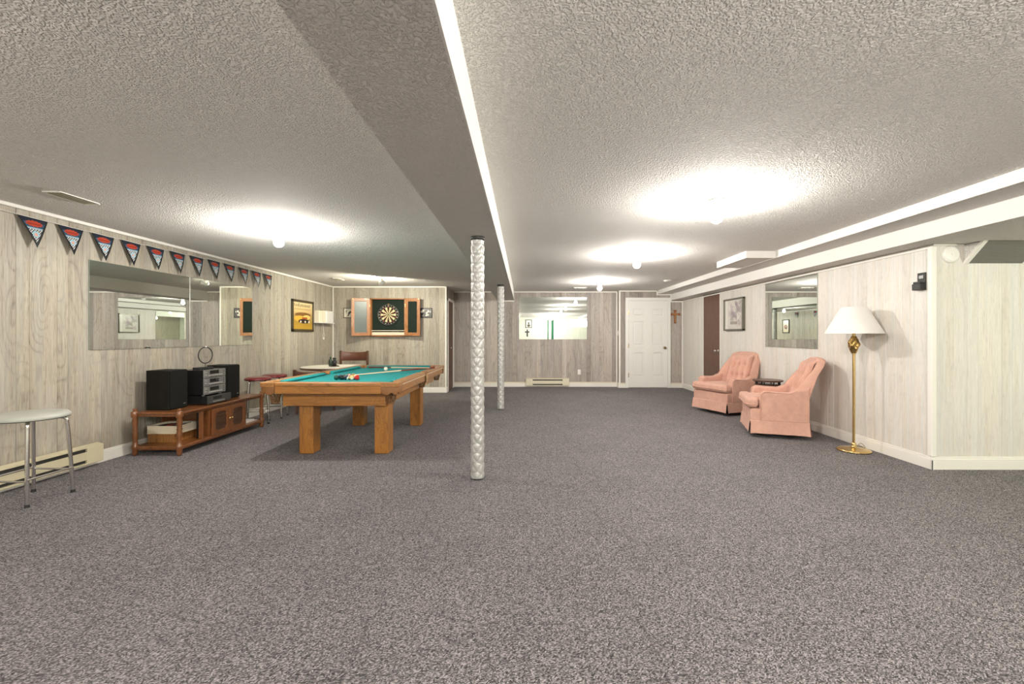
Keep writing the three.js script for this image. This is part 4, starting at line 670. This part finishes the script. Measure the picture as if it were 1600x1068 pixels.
// ---------------------------------------------------------------- armchairs
function armchair(pos, turn, label) {
  const a = thing('swivel_armchair', label, 'armchair', pos, turn, null, 'pink velour swivel armchairs');   // faces local +z
  mesh('swivel_base', [cyl(0.30, 0.31, 0.022, 0, 0.011, 0, 40), cyl(0.05, 0.05, 0.09, 0, 0.055, 0)], mat.black, a);
  const fb = [], sw = 0.365, f0 = -0.36, f1 = 0.37;
  mesh('seat_frame', [rb(2 * sw - 0.01, 0.19, f1 - f0 - 0.01, 0, 0.255, (f0 + f1) / 2, 0.022), rb(2 * sw + 0.004, 0.012, f1 - f0 + 0.004, 0, 0.20, (f0 + f1) / 2, 0.006)], mat.velour, a);
  // four hanging skirt panels, flared, with open pleats at the corners
  const panel = len => { const pos3 = [], idx = [], uv = [], N = 24, K = 6; for (let i = 0; i <= N; i++) for (let k = 0; k <= K; k++) { const u = i / N * 2 - 1, f = k / K, edge = smooth(0.86, 1, Math.abs(u)); pos3.push(u * (len / 2) * (1 + 0.02 * f), 0.20 - f * 0.145 - 0.004 * edge * f, 0.004 + 0.010 * f + 0.012 * edge * f + 0.003 * Math.sin(u * 9) * f); uv.push(u * len / 2, f * 0.145); } for (let i = 0; i < N; i++) for (let k = 0; k < K; k++) { const p = i * (K + 1) + k; idx.push(p, p + 1, p + K + 2, p, p + K + 2, p + K + 1); } const g = new THREE.BufferGeometry(); g.setAttribute('position', new THREE.Float32BufferAttribute(pos3, 3)); g.setAttribute('uv', new THREE.Float32BufferAttribute(uv, 2)); g.setIndex(idx); g.computeVertexNormals(); return g; };
  const skirtMat = mat.velour;
  for (const [len, rot, x, z] of [[2 * sw - 0.012, 0, 0, f1], [2 * sw - 0.012, Math.PI, 0, f0], [f1 - f0 - 0.012, Math.PI / 2, sw, (f0 + f1) / 2], [f1 - f0 - 0.012, -Math.PI / 2, -sw, (f0 + f1) / 2]]) mesh('skirt_panel', panel(len).rotateY(rot).translate(x, 0, z), skirtMat, a).material.side = THREE.DoubleSide;
  mesh('skirt_lining', b2(-sw + 0.012, sw - 0.012, 0.075, 0.19, f0 + 0.012, f1 - 0.012, 0.01), mat.rubber, a);
  // arms: flat sided with rounded front and top
  for (const s of [-1, 1]) {
    const g = extr([[-0.36, 0.19], [0.24, 0.19], [0.245, 0.46], [0.235, 0.53], [0.19, 0.562], [0.05, 0.556], [-0.12, 0.556], [-0.24, 0.60], [-0.36, 0.62]], 0.05, 0.026).rotateY(-Math.PI / 2).translate(s > 0 ? sw - 0.024 : -sw + 0.074, 0, 0);
    const arm = mesh('arm', muv(g, 'y'), mat.velour, a);
    mesh('arm_piping', tube([[0.246, 0.2], [0.247, 0.46], [0.237, 0.532], [0.19, 0.562], [0.05, 0.557], [-0.12, 0.557], [-0.2, 0.585]].map(([z, y]) => [s * (sw + 0.0), y - 0.006, z - 0.004]), 0.0055, 60, 6), mat.velour, arm);
  }
  // T seat cushion
  const tc = new THREE.Shape([[-0.255, -0.22], [0.255, -0.22], [0.255, 0.27], [0.36, 0.275], [0.365, 0.38], [0.33, 0.415], [-0.33, 0.415], [-0.365, 0.38], [-0.36, 0.275], [-0.255, 0.27]].map(p => new THREE.Vector2(...p)));
  const cg = new THREE.ExtrudeGeometry(tc, { depth: 0.035, bevelEnabled: true, bevelThickness: 0.042, bevelSize: 0.035, bevelOffset: -0.035, bevelSegments: 6, curveSegments: 8 }).rotateX(Math.PI / 2).translate(0, 0.437, 0);
  const cu = mesh('seat_cushion', muv(cg, 'z'), mat.velour, a);
  mesh('piping', [tube([[-0.36, 0.402, 0.29], [-0.362, 0.402, 0.375], [-0.33, 0.402, 0.416], [0, 0.402, 0.418], [0.33, 0.402, 0.416], [0.362, 0.402, 0.375], [0.36, 0.402, 0.29]], 0.006, 80, 6)], mat.velour, cu);
  // back shell with wings, leaning back with a rolled top
  const pos3 = [], uv = [], idx = [], N = 40, K = 28;
  const lean = v => -0.235 - 0.255 * Math.pow(v, 1.15);
  const ring = (v) => { // closed loop across the back at height v
    const y = 0.22 + 0.72 * v, hw2 = 0.352 - 0.045 * v - 0.045 * Math.pow(v, 5), zc = lean(v), pts = [];
    for (let i = 0; i <= N; i++) { const u = i / N * 2 - 1, wing = smooth(0.60, 1, Math.abs(u)) * 0.17 * smooth(1.08, 0.35, v); pts.push([u * hw2, y - 0.03 * Math.pow(Math.abs(u), 3) * smooth(0.7, 1, v), zc + wing]); }
    for (let i = N; i >= 0; i--) { const u = i / N * 2 - 1; pts.push([u * (hw2 + 0.012), y - 0.03 * Math.pow(Math.abs(u), 3) * smooth(0.7, 1, v), zc - 0.085 - 0.03 * smooth(0.7, 0.97, v) + 0.05 * Math.pow(Math.abs(u), 4)]); }
    return pts;
  };
  const loops = []; for (let k = 0; k <= K; k++) loops.push(ring(k / K));
  for (const [sc, dy] of [[0.9, 0.016], [0.55, 0.03], [0.0, 0.034]]) { const top = loops[K]; let cz = 0, cy = 0; for (const p of top) { cz += p[2] / top.length; } loops.push(top.map(p => [p[0] * (0.97 + 0.03 * sc), p[1] + dy, cz + (p[2] - cz) * sc])); }
  const m = loops[0].length; loops.forEach((l, k) => l.forEach((p, i) => { pos3.push(...p); uv.push(p[0], p[1]); }));
  for (let k = 0; k < loops.length - 1; k++) for (let i = 0; i < m; i++) { const p = k * m + i, q = k * m + (i + 1) % m; idx.push(p, q, q + m, p, q + m, p + m); }
  const bg = new THREE.BufferGeometry(); bg.setAttribute('position', new THREE.Float32BufferAttribute(pos3, 3)); bg.setAttribute('uv', new THREE.Float32BufferAttribute(uv, 2)); bg.setIndex(idx); bg.computeVertexNormals();
  const back = mesh('backrest', bg, mat.velour, a);
  // tufted centre pillow
  const pp = [], pu = [], pi = [], NU = 60, NV = 70, buttons = [];
  for (const v of [0.36, 0.66]) for (const u of [-0.5, 0, 0.5]) buttons.push([u, v]);
  const pillow = (u, v) => {
    const vv = 0.24 + 0.745 * v, hw2 = 0.205 - 0.005 * v, e = Math.min(1, Math.min(1 - Math.abs(u), 1) * 4), ev = smooth(0, 0.1, v) * smooth(1.02, 0.9, v);
    let t = 0.072 * Math.sqrt(Math.max(0, e * (2 - e))) * (0.25 + 0.75 * ev) + 0.004;
    for (const c of [-0.5, 0, 0.5]) t -= 0.022 * Math.exp(-Math.pow((u - c) / 0.07, 2)) * smooth(0.02, 0.2, v) * smooth(1, 0.85, v);
    for (const [bu, bv] of buttons) t -= 0.044 * Math.exp(-(Math.pow((u - bu) / 0.14, 2) + Math.pow((v - bv) / 0.06, 2)));
    return [u * hw2, 0.22 + 0.72 * vv + 0.02 * v, lean(vv) + 0.004 + Math.max(t, -0.01) - 0.03 * smooth(0.88, 1, v)];
  };
  for (let j = 0; j <= NV; j++) for (let i = 0; i <= NU; i++) { const p = pillow(i / NU * 2 - 1, j / NV); pp.push(...p); pu.push(p[0], p[1]); }
  for (let j = 0; j < NV; j++) for (let i = 0; i < NU; i++) { const p = j * (NU + 1) + i, q = p + NU + 1; pi.push(p, p + 1, q + 1, p, q + 1, q); }
  const pg = new THREE.BufferGeometry(); pg.setAttribute('position', new THREE.Float32BufferAttribute(pp, 3)); pg.setAttribute('uv', new THREE.Float32BufferAttribute(pu, 2)); pg.setIndex(pi); pg.computeVertexNormals();
  const pil = mesh('tufted_pillow', pg, mat.velour, a);
  for (const [u, v] of buttons) { const p = pillow(u, v); mesh('button', T(new THREE.SphereGeometry(0.013, 14, 10).scale(1, 1, 0.6), p[0], p[1], p[2] + 0.003), mat.velour, pil); }
  a.traverse(o => { if (o.isMesh) o.geometry.scale(1, 1, 0.87); });
}
armchair([3.28, 0, -7.20], Math.atan2(-0.935, 0.354), 'pink velour swivel armchair beside the brown door, facing the camera more');
armchair([3.195, 0, -5.64], Math.atan2(-0.9455, -0.3256), 'pink velour swivel armchair nearer the floor lamp, seen from its side');
{ const t = thing('side_table', 'small dark round side table between the two pink armchairs', 'side table', [3.50, 0, -6.33]);
  mesh('table_top', lathe([[0, 0.585], [0.18, 0.585], [0.196, 0.592], [0.198, 0.602], [0.19, 0.61], [0, 0.61]], 48), mat.mahogany, t);
  for (let k = 0; k < 8; k++) { const q = k / 8 * Math.PI * 2; mesh('spindle', lathe([[0, 0.545], [0.008, 0.545], [0.011, 0.56], [0.008, 0.575], [0.012, 0.586], [0, 0.586]], 10).translate(Math.cos(q) * 0.155, 0, Math.sin(q) * 0.155), mat.black, t); }
  mesh('lower_ring', lathe([[0, 0.525], [0.16, 0.525], [0.17, 0.535], [0.16, 0.546], [0, 0.546]], 40), mat.mahogany, t);
  for (let k = 0; k < 3; k++) { const q = k / 3 * Math.PI * 2 + 0.3; mesh('leg', rod([Math.cos(q) * 0.18, 0, Math.sin(q) * 0.18], [Math.cos(q) * 0.10, 0.527, Math.sin(q) * 0.10], 0.012, 0.018, 12), mat.mahogany, t); } }

// ---------------------------------------------------------------- floor lamp (switched off)
{ const l = thing('floor_lamp', 'brass floor lamp with a wide white cone shade', 'floor lamp', [3.56, 0, -4.76]);
  mesh('base', lathe([[0, 0], [0.155, 0], [0.158, 0.012], [0.15, 0.02], [0.13, 0.024], [0.05, 0.034], [0.028, 0.045], [0.02, 0.06], [0.026, 0.075], [0.016, 0.09], [0, 0.09]], 48), mat.brass, l);
  mesh('pole', [cyl(0.0135, 0.0135, 1.0, 0, 0.58, 0, 20), T(new THREE.TorusGeometry(0.014, 0.005, 8, 20).rotateX(Math.PI / 2), 0, 1.045, 0)], mat.brass, l);
  const pos = [], idx = [], N = 40, K = 30; for (let k = 0; k <= K; k++) for (let i = 0; i <= N; i++) { const f = k / K, q = i / N * Math.PI * 2, r = 0.016 + 0.032 * Math.pow(Math.sin(Math.PI * Math.min(1, f * 0.85 + 0.08)), 1.1) + 0.007 * Math.sin(q * 4 + f * 9) * Math.sin(Math.PI * f) + 0.004 * Math.sin(q * 3 - f * 14) * Math.sin(Math.PI * f); pos.push(Math.cos(q) * r, 1.05 + f * 0.185, Math.sin(q) * r); }
  for (let k = 0; k < K; k++) for (let i = 0; i < N; i++) { const p = k * (N + 1) + i; idx.push(p, p + N + 1, p + 1, p + 1, p + N + 1, p + N + 2); }
  const g = new THREE.BufferGeometry(); g.setAttribute('position', new THREE.Float32BufferAttribute(pos, 3)); g.setIndex(idx); g.computeVertexNormals(); mesh('leaf_casting', g, M(C(0.42, 0.28, 0.10), 0.3, { metalness: 1 }), l);
  mesh('socket', [cyl(0.016, 0.016, 0.09, 0, 1.28, 0, 16), rod([0.016, 1.27, 0], [0.035, 1.27, 0], 0.003), rod([0, 1.3, 0], [0, 1.53, 0], 0.003)], mat.brass, l);
  mesh('bulb', lathe([[0, 1.44], [0.02, 1.437], [0.03, 1.41], [0.026, 1.375], [0.014, 1.325], [0, 1.325]].reverse(), 20), mat.porcelain, l);
  mesh('lamp_shade', lathe([[0.265, 1.262], [0.117, 1.545], [0.1155, 1.545], [0.2632, 1.262], [0.265, 1.262]], 64), mat.shade, l);
  mesh('shade_fitter', [0, 1, 2].map(k => rod([0, 1.53, 0], [Math.cos(k * 2.094) * 0.118, 1.53, Math.sin(k * 2.094) * 0.118], 0.0025)), mat.brass, l);
  mesh('power_cord', tube([[0.02, 0.05, 0.01], [0.09, 0.075, -0.02], [0.17, 0.015, -0.06], [0.205, 0.012, -0.2]], 0.003, 30, 6), M(C(0.35, 0.25, 0.1), 0.5), l);
}

// ---------------------------------------------------------------- behind the camera, seen in the mirrors
framed('framed_picture', 'black framed portrait on the wall behind the camera, seen in the far mirror', [0.30, 1.68, BZ], Math.PI, 0.38, 0.48, 0.035, 0.025, mat.black, (c, w, h) => { c.fillStyle = '#d8d4c8'; c.fillRect(0, 0, w, h); c.fillStyle = '#4a463e'; c.beginPath(); c.ellipse(w / 2, h * 0.4, w * 0.16, h * 0.15, 0, 0, 7); c.fill(); c.beginPath(); c.ellipse(w / 2, h * 0.75, w * 0.3, h * 0.2, 0, 0, 7); c.fill(); }, 128);
{ const c = thing('wall_cross', 'dark cross on the wall behind the camera, seen in the far mirror', 'cross', [0.22, 1.18, BZ], Math.PI); mesh('cross_bars', [rb(0.07, 0.42, 0.03, 0, 0.21, 0.015, 0.01), rb(0.26, 0.07, 0.031, 0, 0.27, 0.0155, 0.01)], mat.black, c); }
function curtain(x, w, m, label) {
  const pos = [], idx = [], N = 80, K = 2; for (let k = 0; k <= K; k++) for (let i = 0; i <= N; i++) { const u = i / N; pos.push(x + (u - 0.5) * w, 2.12 - k / K * 2.08, BZ - 0.07 + 0.035 * Math.sin(u * w * 62)); }
  for (let k = 0; k < K; k++) for (let i = 0; i < N; i++) { const p = k * (N + 1) + i; idx.push(p, p + 1, p + N + 1, p + 1, p + N + 2, p + N + 1); }
  const g = new THREE.BufferGeometry(); g.setAttribute('position', new THREE.Float32BufferAttribute(pos, 3)); g.setIndex(idx); g.computeVertexNormals(); m.side = THREE.DoubleSide;
  const t = thing('curtain', label, 'curtain'); mesh('drape', g, m, t); mesh('curtain_rod', rod([x - w / 2 - 0.04, 2.13, BZ - 0.06], [x + w / 2 + 0.04, 2.13, BZ - 0.06], 0.01), mat.brass, t);
}
curtain(1.68, 0.13, M(C(0.03, 0.16, 0.09), 0.9), 'dark green curtain behind the camera, seen in the far mirror');
curtain(1.42, 0.06, M(C(0.05, 0.20, 0.12), 0.9), 'narrow green curtain behind the camera, seen in the far mirror');

renderer.render(scene, camera);
